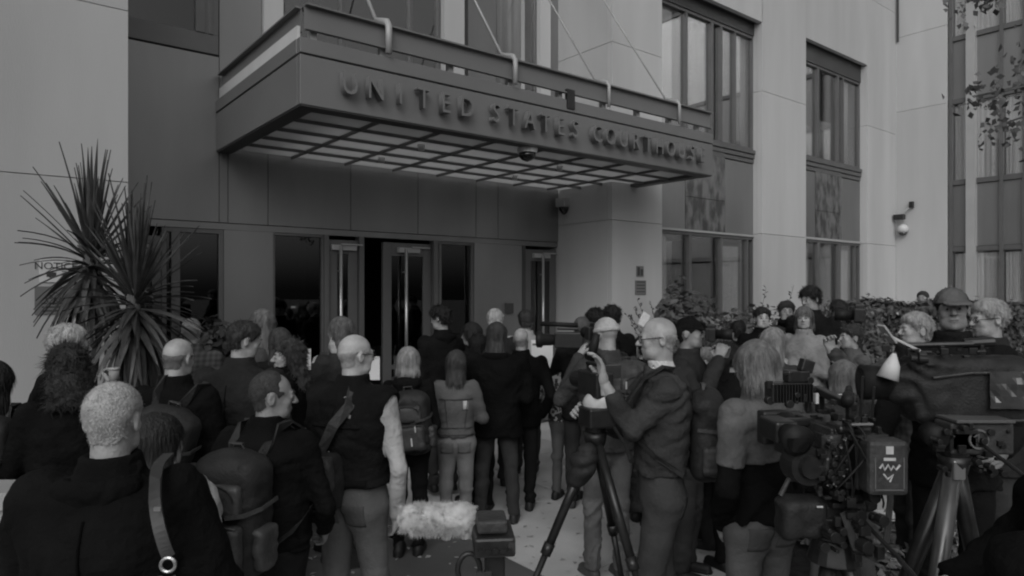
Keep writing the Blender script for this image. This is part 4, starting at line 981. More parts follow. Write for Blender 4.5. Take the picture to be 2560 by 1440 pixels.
    # --- upper clothes
    kind, tv = top[0], top[1]; tm = top[2] if len(top) > 2 else cloth(tv); fsd = rs.uniform(0, 20); Lj = {'jacket': 1, 'vest': 1, 'shirt': .75, 'coat': 1.08, 'puffer': 1.35}.get(kind, 1)
    up = .62 if roll else .96
    def upper(p, lj=Lj, arms_=sleeve, zlo=hem, ztop=None, fs=1.0):
        f = torso(p, .006 + .012 * lj, zlo, ztop or (.862 if lj < .9 else .868), .012)
        if arms_:
            for s in (-1, 1): f = smin(f, arm(p, s, (.040 + .006 * (lj - 1)) * H * fit, (.031 + .005 * (lj - 1) * 2) * H * fit, (.025 + .003 * lj) * H * fit, up), .030)
        f = f + folds(p, fsd, fs * (1.35 if d < 4 else 1.0) * (.0080 if kind != 'shirt' else .0065) * (1 if kind != 'coat' else .75))
        if quilt: f = f - .012 * np.abs(np.sin(p[2] * 2 * math.pi / .17))
        if kind in ('jacket', 'coat', 'vest', 'puffer'):
            z0_ = .85 * H; col_ = torso(p, .018, .826, .885 if kind != 'puffer' else .895, .006); f = smin(f, col_, .008)
        nk = cap(p, (0, spine(.84 * H) + offy, .84 * H), tuple(hcr + Rh @ np.array((0, -.018, -.04)) * hs), .060 * hs, .062 * hs); f = smax(f, -nk, .006)
        return f
    nm = {'jacket': 'jacket', 'vest': 'vest', 'shirt': 'shirt', 'coat': 'coat', 'puffer': 'puffer_coat', 'sweater': 'sweater'}.get(kind, kind)
    if kind == 'vest':
        um = under or cloth(.5)
        def und(p): return smax(upper(p, .3, True, .62, .84, .35), p[2] - .85 * H, .004)
        sdf_obj('shirt', und, (lo[0], lo[1], min(.6 * H, min(allz) - .05)), hi, vb, um, o); sleeve_, = (False,)
        def vest(p):
            f = upper(p, 1.1, False); 
            for s in (-1, 1):
                sh, el, wr = jn[s]; f = smin(f, cap(p, sh * np.array((.75, 1, 1)), sh + np.array((s * .0, 0, .004)), .048 * H, .045 * H), .03); f = smax(f, -cap(p, sh + np.array((s * .045 * H, 0, -.02 * H)), sh + (el - sh) * 1.2 + np.array((s * .05, 0, 0)), .044 * H, .05 * H), .008)
            return f
        sdf_obj(nm, vest, (lo[0], lo[1], (hem - .02) * H), hi, vb, tm, o)
    else: sdf_obj(nm, upper, (lo[0], lo[1], min((hem - .02) * H, min(allz) - .06)), hi, vb, tm, o)
    if hood:
        def hd_(p):
            c = (0, offy + spine(.83 * H) - .085, .838 * H); a = ell(p, c, (.125, .070, .055)); a = smin(a, cap(p, (-.075, c[1] + .075, .862 * H), (.075, c[1] + .075, .862 * H), .022), .05)
            a = smin(a, ell(p, (0, c[1] - .012, .79 * H), (.085, .045, .085)), .04)
            return smax(a, -ell(p, (0, c[1] + .02, c[2] + .05), (.088, .055, .05)), .02) + folds(p, fsd + 3, .006)
        sdf_obj('hood', hd_, (-.16, offy + spine(.83 * H) - .19, .72 * H), (.16, offy + spine(.83 * H) + .05, .91 * H), vb * .8, tm, o)
    if collar is not None:
        mb = MB(); c0 = np.array((0, spine(.85 * H) + offy - .005, .862 * H)); mb_pts = []
        def cf(p):
            a = cap(p, tuple(c0 + (0, -.004, -.02)), tuple(c0 + (0, .010, .030)), .072 * hs, .066 * hs); b = cap(p, tuple(c0 + (0, -.01, -.1)), tuple(c0 + (0, .016, .10)), .060 * hs); a = smax(a, p[2] - (c0[2] + .042 * hs + .0 * p[1]), .004); return smax(a, -b, .003)
        sdf_obj('collar', cf, c0 - .10, c0 + .11, vh, cloth(collar), o)
    if scarf is not None:
        c0 = np.array((0, spine(.85 * H) + offy, .868 * H)); sp_ = rs.uniform(0, 9)
        def sf(p):
            a = cap(p, tuple(c0 + (0, -.01, -.03)), tuple(c0 + (0, .02, .01)), .098, .088); a = smax(a, -cap(p, tuple(c0 + (0, -.01, -.0)), tuple(c0 + (0, .016, .12)), .058), .01); return a + folds(p, sp_, .012, 6, 20)
        sdf_obj('scarf', sf, c0 - .14, c0 + .13, vh * 1.3, scarf if not isinstance(scarf, float) else cloth(scarf), o)
    # --- trousers, shoes
    lm_ = legs if not isinstance(legs, float) else denim(legs); fl_ = rs.uniform(0, 20)
    def trou(p):
        f = smax(torso(p, -.008, .505, .62, .05), p[2] - .62 * H, .01)
        for s in (-1, 1): hp = lg[s][0]; f = smin(f, ell(p, (hp[0] * .86, hp[1] - .010 * H, .500 * H), (.054 * H * girth, .050 * H * girth ** .5, .062 * H)), .05); f = smin(f, ell(p, (hp[0] * .9, hp[1] + .006 * H, .515 * H), (.056 * H * girth, .050 * H * girth ** .5, .07 * H)), .03)
        lf = smin(leg(p, -1, .053 * H * girth ** .6, .037 * H, .0335 * H), leg(p, 1, .053 * H * girth ** .6, .037 * H, .0335 * H), .008); f = smin(f, lf, .035)
        kz = np.exp(-((p[2] - .27 * H) / (.05 * H)) ** 2) + np.exp(-((p[2] - .09 * H) / (.06 * H)) ** 2) * 1.4 + .35
        f = f + folds(p, fl_, .0095, 4, 20) * kz; return smax(f, .035 * H - p[2], .006)
    sdf_obj('trousers', trou, (min(lg[-1][2][0], -bw) - .1, offy - bw - .06 + min(0, st[0], st[1]) * H, .02), (max(lg[1][2][0], bw) + .1, offy + bw + .06 + max(0, st[0], st[1]) * H, .62 * H), vb, lm_, o)
    sm_ = mat('shoe_%03d' % int(shoe * 1000), shoe, .55, .4, .2, 12, .1, 80)
    for s in (-1, 1):
        hp, kn, an = lg[s]; to = rs.uniform(.03, .16) * s
        def shf(p):
            a = cap(p, (an[0], an[1] - .035, .036), (an[0] + to * .12, an[1] + .13, .030), .038, .036); a = smin(a, cap(p, (an[0], an[1] - .01, .04), tuple(an + (0, 0, .03)), .042, .040), .02); a = smax(a, -p[2] + .012, .004)
            sole = np.maximum(cap([p[0], p[1], p[2] * 0 + .03], (an[0], an[1] - .035, .03), (an[0] + to * .12, an[1] + .135, .03), .043, .041), np.abs(p[2] - .010) - .010); return np.minimum(a, sole)
        sdf_obj('shoe', shf, (an[0] - .08, an[1] - .1, 0), (an[0] + .10, an[1] + .2, .16), max(.008, vb * .7), sm_, o)
    info = dict(o=o, H=H, jn=jn, hc=hcr, Rh=Rh, hs=hs, offy=offy, spine=spine, lg=lg, d=d, gA=gA, gB=gB, zs=zs, yaw=math.radians(yaw), upper=upper, trou=trou); PEOPLE.append(info)
    if ht == 'none' and False: pass
    return info
def head_visible(a):
    a = (a + 180) % 360 - 180; return abs(a) > 35
def hp_(I, x, y, z): return Vector(I['hc'] + I['Rh'] @ np.array((x, y, z)) * I['hs'])
def wp(I, v): return I['o'].matrix_basis @ Vector(v)
def glasses(I, dark=True):
    mb = MB()
    for s in (-1, 1):
        mb.tube([hp_(I, s * (.030 + .019 * math.cos(t)), .1035 - .008 * (1 + math.cos(t)) * .5, .004 + .014 * math.sin(t)) for t in np.linspace(0, 2 * math.pi, 15)], .0019, 5, False)
        mb.tube([hp_(I, s * .049, .096, .008), hp_(I, s * .078, .05, .010), hp_(I, s * .083, -.012, .010), hp_(I, s * .083, -.024, -.006)], .0024, 5)
    mb.tube([hp_(I, -.011, .104, .006), hp_(I, .011, .104, .006)], .0019, 5); mb.obj('glasses', M['blackplastic'], I['o'])
def capfn(I, v, kind='cap', peak_yaw=0, m=None):
    hs = I['hs']; hc = I['hc']; Rh = I['Rh']; m = m or cloth(v)
    def f(p):
        r = [(p[0] - hc[0]) / hs, (p[1] - hc[1]) / hs, (p[2] - hc[2]) / hs]; q = [r[0] * Rh[0, i] + r[1] * Rh[1, i] + r[2] * Rh[2, i] for i in range(3)]
        a = ell(q, (0, -.010, .036), (.084, .104, .090 if kind == 'cap' else .095)); a = smax(a, -(q[2] - .036 + (.0 if kind == 'cap' else .016 + .0 * q[1])), .006)
        if kind == 'cap':
            c, s = math.cos(peak_yaw), math.sin(peak_yaw); x = q[0] * c + q[1] * s; y = -q[0] * s + q[1] * c
            b = np.maximum(((x / .068) ** 2 + ((y - .085) / .082) ** 2) ** .5 * .070 - .070, np.abs(q[2] - (.050 - .30 * np.maximum(y - .08, 0) - 3.0 * x * x)) - .0050); a = smin(a, b, .006)
            a = np.minimum(a, cap(q, (0, -.01, .128), (0, -.01, .132), .008))
        else:
            a = smin(a, smax(ell(q, (0, -.010, .036), (.092, .111, .1)), np.abs(q[2] - .032) - .014, .006), .008) + .0015 * np.sin(np.arctan2(q[0], q[1]) * 40)
        return a * hs
    sdf_obj('cap' if kind == 'cap' else 'beanie', f, hc + np.array((-.13, -.14 if not peak_yaw else -.2, -.03)) * hs, hc + np.array((.13, .21, .16)) * hs, max(.005, I['d'] * .0015), m, I['o'])

def patch(I, fn, name, m, x0, x1, z0, z1, side=-1, t=.004, nx=8, nz=8, shape=None):
    """a piece of cloth sewn on: follows the garment surface seen from the back (side -1) or front"""
    xs = np.linspace(x0, x1, nx); zs_ = np.linspace(z0, z1, nz); ys = np.linspace(side * .42, 0, 160) + I['offy']
    X, Z, Y = np.meshgrid(xs, zs_, ys, indexing='ij'); f = fn([X.astype(np.float32), Y.astype(np.float32), Z.astype(np.float32)]); first = np.argmax(f < 0, axis=2); hit = (f < 0).any(axis=2); yy = ys[first]; V = []; F = []
    for k in range(nz):
        for i in range(nx): V.append((xs[i] + (shape(k / (nz - 1)) if shape else 0), float(yy[i, k]) + side * t, float(zs_[k])))
    for k in range(nz - 1):
        for i in range(nx - 1):
            q = k * nx + i; c4 = yy[[i, i + 1, i, i + 1], [k, k, k + 1, k + 1]]
            if hit[i, k] and hit[i + 1, k] and hit[i, k + 1] and hit[i + 1, k + 1] and c4.max() - c4.min() < .06: F.append((q, q + 1, q + nx + 1, q + nx))
    o = mesh_obj(name, V, F, m, I['o'], True); s = o.modifiers.new('thickness', 'SOLIDIFY'); s.thickness = .005; s.offset = 0; return o
def backpack(I, label, size=(.30, .17, .46), zc=.70, m='nylon', m2='nylon2', tilt=0, xoff=0, grp=None, pull=True, strap_v=None, seed=1, hang=0.0):
    """a rucksack: own thing, standing off the wearer's back"""
    H = I['H']; z = zc * H; yb = I['spine'](z) + I['offy'] - float(np.interp(z, I['zs'], I['gB'])) - .02 - size[1] / 2 - hang
    o = empty('backpack', I['o'].location + Matrix.Rotation(I['yaw'], 3, 'Z') @ Vector((xoff, yb, z)), I['yaw']); tag(o, label, 'backpack', grp); o.rotation_euler[1] = tilt
    w, dd, hh = size; sd = seed * 1.7
    def f(p):
        a = rbox(p, (0, 0, -.01), (w / 2, dd / 2, hh / 2), .065); a = smin(a, ell(p, (0, .01, hh * .30), (w * .46, dd * .46, hh * .24)), .05)
        a = smax(a, .006 - np.abs(np.abs(p[1] + dd * .12) - .0) * 1.0 - .0 * p[0], .004) if False else a
        return a + folds(p, sd, .008, 6, 12)
    b = sdf_obj('pack_body', f, (-w / 2 - .03, -dd / 2 - .03, -hh / 2 - .03), (w / 2 + .03, dd / 2 + .03, hh / 2 + .05), .011, M[m], o)
    def g(p): a = rbox(p, (0, -dd / 2 - .025, -hh * .22), (w * .40, .040, hh * .20), .03); return a + folds(p, sd + 4, .006, 6, 14)
    sdf_obj('front_pocket', g, (-w / 2, -dd / 2 - .10, -hh * .5), (w / 2, -dd / 2 + .06, hh * .05), .010, M[m2], o)
    def g2(p): a = rbox(p, (0, -dd / 2 - .008, hh * .16), (w * .36, .026, hh * .13), .022); return a + folds(p, sd + 8, .005, 6, 14)
    sdf_obj('upper_pocket', g2, (-w / 2, -dd / 2 - .06, 0), (w / 2, -dd / 2 + .06, hh * .36), .010, M[m2], o)
    mb = MB(); zz = -hh * .03
    mb.tube([(-w * .38, -dd / 2 - .052, zz), (-w * .2, -dd / 2 - .066, zz + .012), (w * .2, -dd / 2 - .066, zz + .012), (w * .38, -dd / 2 - .052, zz)], .0045, 5); mb.tube([(w * .30 * math.cos(t), -dd / 2 - .036, hh * .17 + hh * .12 * math.sin(t)) for t in np.linspace(0, math.pi, 12)], .004, 5); mb.obj('zip', M['blackmetal'], o)
    if pull:
        mb = MB(); mb.box((w * .22, -dd / 2 - .075, -hh * .06), (.008, .006, .045)); mb.box((-w * .30, -dd / 2 - .045, hh * .16), (.008, .006, .05)); mb.box((w * .10, -dd / 2 - .072, -hh * .26), (.010, .005, .06)); mb.obj('zip_pull', M['label'], o)
    for s in (-1, 1):
        def sp_(p): return rbox(p, (s * (w / 2 + .008), -.01, -hh * .24), (.030, dd * .36, hh * .17), .025) + folds(p, sd + s, .006, 8, 14)
        sdf_obj('side_pocket', sp_, (s * w / 2 - .06, -dd / 2 - .02, -hh * .46), (s * w / 2 + .06, dd / 2, 0), .010, M[m2], o)
        mb = MB(); mb.ribbon([(s * (w / 2 + .004), dd * .42, hh * .10), (s * (w / 2 + .010), -dd * .2, hh * .08), (s * (w * .42), -dd / 2 - .015, hh * .06), (s * w * .20, -dd / 2 - .045, hh * .05)], .018, .005, axis=(s, -.8, 0)); mb.obj('side_strap', M[m2], o)
    mb = MB(); mb.ribbon([(-.035, .03, hh / 2 - .01), (-.03, .02, hh / 2 + .035), (.03, .02, hh / 2 + .035), (.035, .03, hh / 2 - .01)], .022, .006, axis=(0, 0, 1)); mb.obj('haul_loop', M[m2], o)
    for s in (-1, 1):
        q = []
        for fx, fy, fz in ((.30, -1.0, .78), (.46, -.98, .82), (.52, -.60, .858), (.56, .0, .868), (.60, .85, .835), (.62, 1.22, .77), (.66, 1.1, .70), (.86, .35, .64), (.78, -.6, .59), (.55, -1.15, .565)):
            zq = fz * H; a = float(np.interp(zq, I['zs'], I['gA'])); bq = float(np.interp(zq, I['zs'], I['gB'])); aw = max(a, I['H'] * .10) + .035
            x = s * fx * .155 * (I['gA'].max() / .19) if fz > .66 else s * (fx * aw + .01); yq = I['spine'](zq) + I['offy'] + fy * (max(bq, .05 * H) + .026)
            q.append((x - xoff, yq - yb, zq - z))
        mb = MB(); mb.ribbon(q[:7], .044, .012); mb.ribbon(q[6:], .026, .005); mb.obj('shoulder_strap', strap_v or M['nylon'], o)
    return o

# ---------------------------------------------------------------- the raised landing at the far right, where the last row stands
mb = MB(); mb.box((P(2000, 0, 8).x, 7.9, .06), (3.2, 2.8, .125)); tag(mb.obj('raised_landing', M['planter'], None, .01), kind='structure')

# ---------------------------------------------------------------- people, front to back
FG = {}
p1 = person('white haired man in a black hooded coat, left foreground', 278, 960, 2.05, 6, h=1.80, girth=1.12, wide=1.04, skinv=.36, hair=('crew', .40), top=('coat', .013), hem=.40, hood=True, arms=(((.05, .02, -.175), (.0, .10, -.30)), ((.06, .03, -.17), (.02, .11, -.29))), head=(0, -6, 0), hscale=.98, fit=1.25, seed=4)
p2 = person('short black haired woman in a pale jacket, half hidden by the white haired man', 392, 1040, 2.75, -20, 'f', skinv=.33, hair=('bob', .02), top=('jacket', .42), arms=('pocket', ((.06, .0, -.18), (.0, .12, -.22))), girth=1.35, wide=1.35, hscale=1.08, seed=9, fit=1.3)
p3 = person('bald man in a black suit jacket and white collar with a rucksack on one shoulder', 438, 845, 3.9, -6, skinv=.40, hair=('ring', .16), top=('coat', .014), hem=.44, collar=.6, girth=1.08, wide=1.05, arms=('hold', 'down'), head=(-4, -8, 4), seed=12)
p4 = person('grey haired man at far left holding a coffee cup to his mouth', 165, 815, 4.0, -34, skinv=.33, hair=('short', .42), top=('coat', .016), collar=.6, arms=('pocket', ((.045, .05, -.14), (-.045, .115, -.01))), head=(-14, -6, 0), hands={1: dict(back=(.6, .5, .3), curl=.9)}, seed=15)
p5 = person('woman with long wavy dark hair and a black coat reading her phone at the left', 172, 868, 3.45, 38, 'f', skinv=.34, hair=('curly', .022), top=('coat', .012), hem=.36, arms=('phone', 'phone'), head=(0, -22, 0), scarf=.10, girth=1.08, seed=18, h=1.74)
p6 = person('person in black at the left edge of the picture with a dark bag', -18, 905, 3.6, 20, 'f', skinv=.3, hair=('mid', .02), top=('coat', .012), hem=.38, girth=1.15, arms=('fold', 'fold'), seed=21)
p7 = person('broad shouldered dark haired man in a charcoal overcoat, head turned right', 600, 806, 4.35, -4, skinv=.36, hair=('short', .035), top=('coat', .026), hem=.33, collar=.55, girth=1.16, wide=1.12, head=(-48, -14, 0), arms=('hold', 'hold'), seed=24)
p8 = person('fair haired man in a checked grey jacket behind the bald man, near the low window', 478, 797, 6.0, 10, skinv=.38, hair=('crew', .30), top=('jacket', .1, M['plaid']), collar=.5, seed=27)
p9 = person('man with thinning grey hair and a large black rucksack, head turned right', 672, 930, 3.2, -14, skinv=.25, hair=('receding', .055), top=('jacket', .013), hem=.53, legs=.018, girth=1.16, wide=1.02, head=(-52, -6, 0), arms=('pocket', ((.05, .03, -.175), (.0, .12, -.27))), hscale=1.03, seed=30)
p10 = person('pale faced woman with curly dark hair in a black coat looking to the left', 722, 853, 4.9, 98, 'f', skinv=.46, hair=('curly', .05), top=('coat', .011), hem=.33, head=(22, 0, 0), arms=('hold', 'hold'), scarf=.012, hscale=1.05, seed=33)
p11 = person('woman with long fair hair under a flat cap near the left door panel', 657, 776, 6.0, 60, 'f', skinv=.42, hair=('long', .15), top=('coat', .07), head=(10, -5, 0), arms=('phone', 'phone'), scarf=.40, seed=36)
capfn(p11, .10)
p12 = person('bald man in a black vest over white sleeves and tan trousers', 883, 835, 3.66, -22, skinv=.42, hair=('ring', .30), top=('vest', .017), under=cloth(.44), hem=.575, legs=.125, girth=1.10, wide=1.06, head=(-24, -5, 0), arms=(('hold'), ((.045, .0, -.185), (-.0, .06, -.335))), hscale=1.0, stance=(-.02, .03, .065), fit=.98, seed=39)
glasses(p12)
p13 = person('woman with long light brown hair and a pale scarf beside the left door', 852, 795, 5.5, 50, 'f', skinv=.36, hair=('long', .12), top=('coat', .03), scarf=.36, head=(18, 0, 0), arms=('phone', 'phone'), seed=42)
p14 = person('grey bobbed woman in a black jacket, black trousers and ankle boots with a rucksack', 1022, 870, 5.4, -4, 'f', skinv=.36, hair=('bob', .26), top=('jacket', .014), legs=.010, shoe=.014, arms=('hold', 'hold'), stance=(-.01, .015, .045), hem=.49, hood=True, seed=45)
p15 = person('dark haired man in a black jacket looking left in front of the open door', 1106, 768, 7.0, 30, skinv=.30, hair=('tousled', .012), top=('jacket', .014), head=(35, -12, 0), hood=True, h=1.88, seed=48)
p16 = person('black haired woman in a dark jacket behind the denim jacket woman', 1182, 808, 6.7, 30, 'f', skinv=.34, hair=('mid', .012), top=('jacket', .016), head=(32, -8, 0), seed=51)
p17 = person('long haired woman in a faded denim jacket, pale jeans and pale shoes', 1140, 878, 5.75, 4, 'f', skinv=.34, hair=('mid', .045), top=('jacket', .11, denim(.11)), hem=.55, legs=.20, shoe=.45, arms=('hold', ((.052, .0, -.17), (-.02, .1, -.16))), girth=1.04, stance=(0, .01, .05), seed=54)
p18 = person('white haired man whose crown shows above the black hooded sweatshirt', 1237, 775, 7.3, 6, skinv=.36, hair=('short', .52), top=('jacket', .03), h=1.88, seed=57)
p19 = person('large long haired person in a black hooded sweatshirt and dark jeans with feet apart', 1242, 808, 6.15, -6, skinv=.3, hair=('mid', .04), top=('jacket', .0105), hem=.44, legs=.045, hood=True, girth=1.2, wide=1.14, arms=('hold', 'hold'), stance=(-.01, .01, .085), fit=1.15, shoe=.02, seed=60)
p20 = person('balding grey man in a black jacket and black trousers right of the hooded sweatshirt', 1303, 820, 6.55, -8, skinv=.34, hair=('ring', .25), top=('jacket', .012), legs=.013, arms=('hold', 'pocket'), head=(-8, 0, 0), stance=(0, -.02, .05), seed=63, wide=1.05)
p21 = person('brown haired man with a pale raised collar facing the side door', 1315, 778, 7.7, -5, skinv=.34, hair=('short', .05), top=('jacket', .33), h=1.82, seed=66)
p23 = person('camera operator in a boldly printed black and white jersey and khaki trousers', 1412, 868, 6.8, -30, skinv=.3, hair=('short', .012), top=('shirt', .3, M['pattern']), hem=.52, legs=.115, arms=('face', 'face'), head=(0, -18, 0), girth=1.08, stance=(.0, .03, .06), shoe=.015, seed=69)
p24 = person('short haired man with a white collar filming behind the printed jersey', 1455, 793, 6.6, -10, skinv=.3, hair=('crew', .10), top=('jacket', .02), collar=.6, legs=.035, shoe=.05, arms=('face', 'face'), seed=72)
p25 = person('dark haired person just behind the cream cap, left one of two', 1488, 775, 7.4, -10, skinv=.28, hair=('tousled', .012), top=('jacket', .015), h=1.86, seed=75)
p25b = person('dark haired person just behind the cream cap, right one of two', 1530, 768, 7.6, 10, skinv=.28, hair=('tousled', .012), top=('jacket', .015), h=1.88, seed=78)
p26 = person('photographer in a cream knitted cap with a dark rucksack, pale trousers and boots', 1520, 797, 4.95, 22, skinv=.36, hair=('none', .1), top=('jacket', .05), legs=.155, shoe=.075, arms=('face', 'face'), hem=.5, head=(10, -10, 0), girth=1.06, stance=(.03, -.02, .05), seed=81)
capfn(p26, .48, 'beanie')
p27 = person('person in black lifting a pale phone overhead in front of the plaque pillar', 1612, 840, 6.2, 6, skinv=.4, hair=('short', .015), top=('jacket', .012), arms=('phone', ((-.02, .06, .10), (-.07, .09, .20))), hands={1: dict(dir=(-.1, .1, 1), back=(0, -1, 0), curl=.9)}, seed=84, h=1.68)
p28 = person('bald man in a grey long sleeved top and jeans working a camera on a tripod', 1652, 792, 3.62, 84, skinv=.36, hair=('ring', .32), top=('shirt', .05), hem=.575, legs=.062, shoe=.05, collar=.55, roll=True, wide=.98, girth=.96, hscale=1.0, head=(4, -6, 0), h=1.93,
    arms=(((.0, .088, -.108), (-.0, .165, .018)), ((.03, .115, -.150), (-.06, .205, -.09))), hands={-1: dict(dir=(.0, .12, 1), back=(.2, -.8, .1), curl=.45, spread=.5), 1: dict(curl=.9)}, stance=(.05, -.03, .05), fit=.98, seed=87)
glasses(p28)
p29 = person('photographer with a black cap and a small camera at his eye, behind the bald man', 1722, 795, 5.0, -118, skinv=.26, hair=('crew', .012), top=('jacket', .03), arms=('face', 'face'), seed=90)
capfn(p29, .014)
p30 = person('photographer in a grey shirt lifting a camera beside the shrubs', 1778, 838, 5.7, -140, skinv=.33, hair=('short', .06), top=('shirt', .16), arms=('face', 'face'), seed=93)
p45 = person('person in a long dark quilted puffer coat standing behind the bald photographer', 1640, 868, 5.3, -35, 'f', skinv=.3, hair=('mid', .03), top=('puffer', .055), quilt=True, hem=.26, girth=1.4, wide=1.15, legs=.012, shoe=.035, arms=('fold', 'fold'), fit=1.35, stance=(.06, -.03, .07), seed=96)
p46 = person('dark haired person in black trousers and black boots behind the fleece wearer', 1826, 862, 5.15, 30, skinv=.33, hair=('tousled', .012), top=('jacket', .016), legs=.010, shoe=.010, girth=1.05, head=(0, -20, 0), stance=(0, .03, .05), seed=99)
p31 = person('person with smooth grey hair in a two tone fleece and khaki trousers, right foreground', 1900, 857, 3.35, 22, 'f', skinv=.34, hair=('bob', .15), top=('jacket', .012), hem=.54, legs=.115, girth=1.0, wide=.94, arms=('pocket', 'pocket'), head=(0, -14, 0), hscale=1.10, stance=(-.01, .02, .06), fit=1.05, seed=102, scarf=None)
p37 = person('woman with long straight fair hair facing away toward the trench coat woman', 1932, 822, 5.2, -28, 'f', skinv=.4, hair=('long', .24), top=('jacket', .05), head=(-10, -6, 0), seed=105)
p38 = person('person with greying short hair behind the large video camera', 2110, 905, 4.3, -12, 'f', skinv=.34, hair=('bob', .15), top=('jacket', .05), legs=.15, shoe=.3, head=(0, -6, 0), arms=('fold', 'fold'), seed=108, stance=(.05, -.02, .085), h=1.66)
p32 = person('dark haired man in a black coat looking at the camera from the right hand group', 1905, 770, 7.4, 172, skinv=.42, hair=('short', .015), top=('coat', .010), ground=.12, arms=('fold', 'fold'), seed=111, h=1.80)
p33 = person('short haired man with a dark scarf, second in the right hand group', 1966, 755, 7.6, 165, skinv=.36, hair=('short', .035), top=('coat', .045), scarf=.012, ground=.12, arms=('fold', 'fold'), seed=114, h=1.84)
p34 = person('woman in a pale trench coat with folded arms in the right hand group', 2010, 768, 6.8, 130, 'f', skinv=.38, hair=('bob', .12), top=('coat', .24), hem=.30, girth=1.16, head=(22, 0, 0), arms=('cross', 'fold'), ground=.12, seed=117, h=1.78)
p35 = person('tallest man of the right hand group, dark suit and tousled dark hair, looking left', 2030, 720, 7.2, 128, skinv=.36, hair=('tousled', .018), top=('coat', .022), collar=.6, ground=.12, head=(-12, -14, 0), seed=120, h=1.95, wide=1.08)
p36 = person('man in an open dark suit and white shirt looking down, right of the tall man', 2093, 750, 7.9, 172, skinv=.30, hair=('short', .02), top=('coat', .028), collar=.6, ground=.12, head=(0, -28, 0), legs=.010, seed=123, h=1.86)
p39 = person('grey haired man in a checked jacket reaching out with a compact camera on the right', 2290, 785, 4.7, 82, skinv=.38, hair=('short', .33), top=('jacket', .05, M['plaid2']), arms=(((.03, .12, -.12), (-.04, .25, .0)), ((.02, .16, -.06), (-.02, .26, .035))), hands={1: dict(dir=(0, .3, 1), curl=.8), -1: dict(none=True)}, head=(8, 0, 0), seed=126)
p40 = person('man standing behind the clipped hedge, looking to the left', 2307, 728, 10.3, 135, skinv=.36, hair=('crew', .05), top=('jacket', .05), h=1.86, seed=129)
p42 = person('grey haired man with glasses in a dark jacket at the right edge facing left', 2476, 752, 4.3, 86, skinv=.36, hair=('short', .34), top=('jacket', .030), head=(5, -6, 0), arms=('hold', 'hold'), girth=1.1, seed=132, h=1.98)
glasses(p42)
p41 = person('camera operator in a dark baseball cap looking toward the viewer, on the right', 2382, 722, 3.55, 150, skinv=.23, hair=('crew', .012), top=('jacket', .020), hem=.46, legs=.012, shoe=.012, head=(2, 2, 3), h=1.90, hscale=.98, arms=(((.02, .1, -.16), (-.02, .22, -.20)), ((.05, .08, -.17), (.06, .20, -.235))), hands={1: dict(dir=(-.1, .8, -.1), back=(.1, 0, 1), curl=1.1)}, seed=135, wide=1.05)
capfn(p41, .12, peak_yaw=.25)
p43 = person('stooping person in a black jacket cropped by the right edge in the foreground', 2740, 960, 2.0, 84, skinv=.3, hair=('short', .02), top=('jacket', .0095), girth=1.45, wide=1.25, hem=.44, legs=.012, lean=.30, head=(0, -10, 0), arms=(((.02, .12, -.15), (.0, .2, -.2)), ((.02, .12, -.15), (.0, .2, -.2))), h=1.78, seed=138)
q1 = person('fair haired man with a pale shirt between the photographers, right of the bald photographer', 1768, 872, 5.6, 60, skinv=.4, hair=('short', .2), top=('shirt', .30), arms=('phone', 'phone'), seed=201)
q2 = person('dark haired person bending over a camera beside the fleece wearer', 1822, 905, 5.9, 40, skinv=.33, hair=('tousled', .014), top=('jacket', .03), arms=('hold', 'hold'), head=(10, -25, 0), h=1.55, seed=204)
q3 = person('dark haired man at the back of the crowd in front of the low shrubs', 1846, 806, 8.0, -20, skinv=.34, hair=('short', .02), top=('jacket', .02), h=1.74, seed=207)
q4 = person('grey jacketed man in profile between the shirt front man and the outstretched arm', 2128, 815, 6.4, 95, skinv=.34, hair=('short', .04), top=('jacket', .09), h=1.74, seed=210)
q6 = person('dark haired person behind the curly haired woman near the door glass', 700, 822, 5.7, 20, 'f', skinv=.3, hair=('mid', .05), top=('jacket', .02), seed=216)
q7 = person('person in a black coat between the denim jacket and the hooded sweatshirt', 1196, 838, 6.5, -10, skinv=.3, hair=('short', .014), top=('coat', .012), seed=219, legs=.012)
q8 = person('man in black behind the outstretched arm, bending toward the covered camera', 2262, 845, 5.4, 70, skinv=.33, hair=('crew', .03), top=('jacket', .012), seed=222, h=1.7)
# press risers under the two men who stand higher than the rest
for I_, lab in ((p41, 'black equipment case under the capped camera operator'), (p42, 'black equipment case under the man with glasses at the right edge')):
    l = I_['o'].location
    if l.z > .03:
        e = empty('equipment_case', (l.x, l.y, 0), I_['yaw']); tag(e, lab, 'case'); mb = MB(); mb.box((0, .04, l.z / 2), (.52, .46, l.z - .004)); mb.obj('case_body', M['blackplastic'], e, .01)
        mb = MB(); mb.box((0, .04, l.z * .62), (.53, .47, .012)); mb.obj('lid_seam', M['blackmetal'], e)
# equalise small ground offsets: everyone else stands on the ground
# white shirt front of the man in the open suit, fleece yoke, shirt tail of the tall man
def panel_front(I, name, m, w, z0, z1, ext=.022, side=1, z_=None):
    V = []; F = []; n, k = 9, 14; H = I['H']
    for j in range(k + 1):
        z = (z0 + (z1 - z0) * j / k) * H; a = float(np.interp(z, I['zs'], I['gA'])) + ext; b = float(np.interp(z, I['zs'], I['gB'])) + ext
        for i in range(n):
            ww = w * (1 if callable(w) is False else 1); x = -ww + 2 * ww * i / (n - 1); y = side * b * max(0, 1 - abs(x / a) ** 2.3) ** (1 / 2.3) + I['spine'](z) + I['offy'] + side * (.004 + .004 * math.sin(j * 1.7 + i)); V.append((x, y, z))
    for j in range(k):
        for i in range(n - 1): q = j * n + i; F.append((q, q + 1, q + n + 1, q + n))
    o = mesh_obj(name, V, F, m, I['o'], True); s = o.modifiers.new('thickness', 'SOLIDIFY'); s.thickness = .006; s.offset = 0
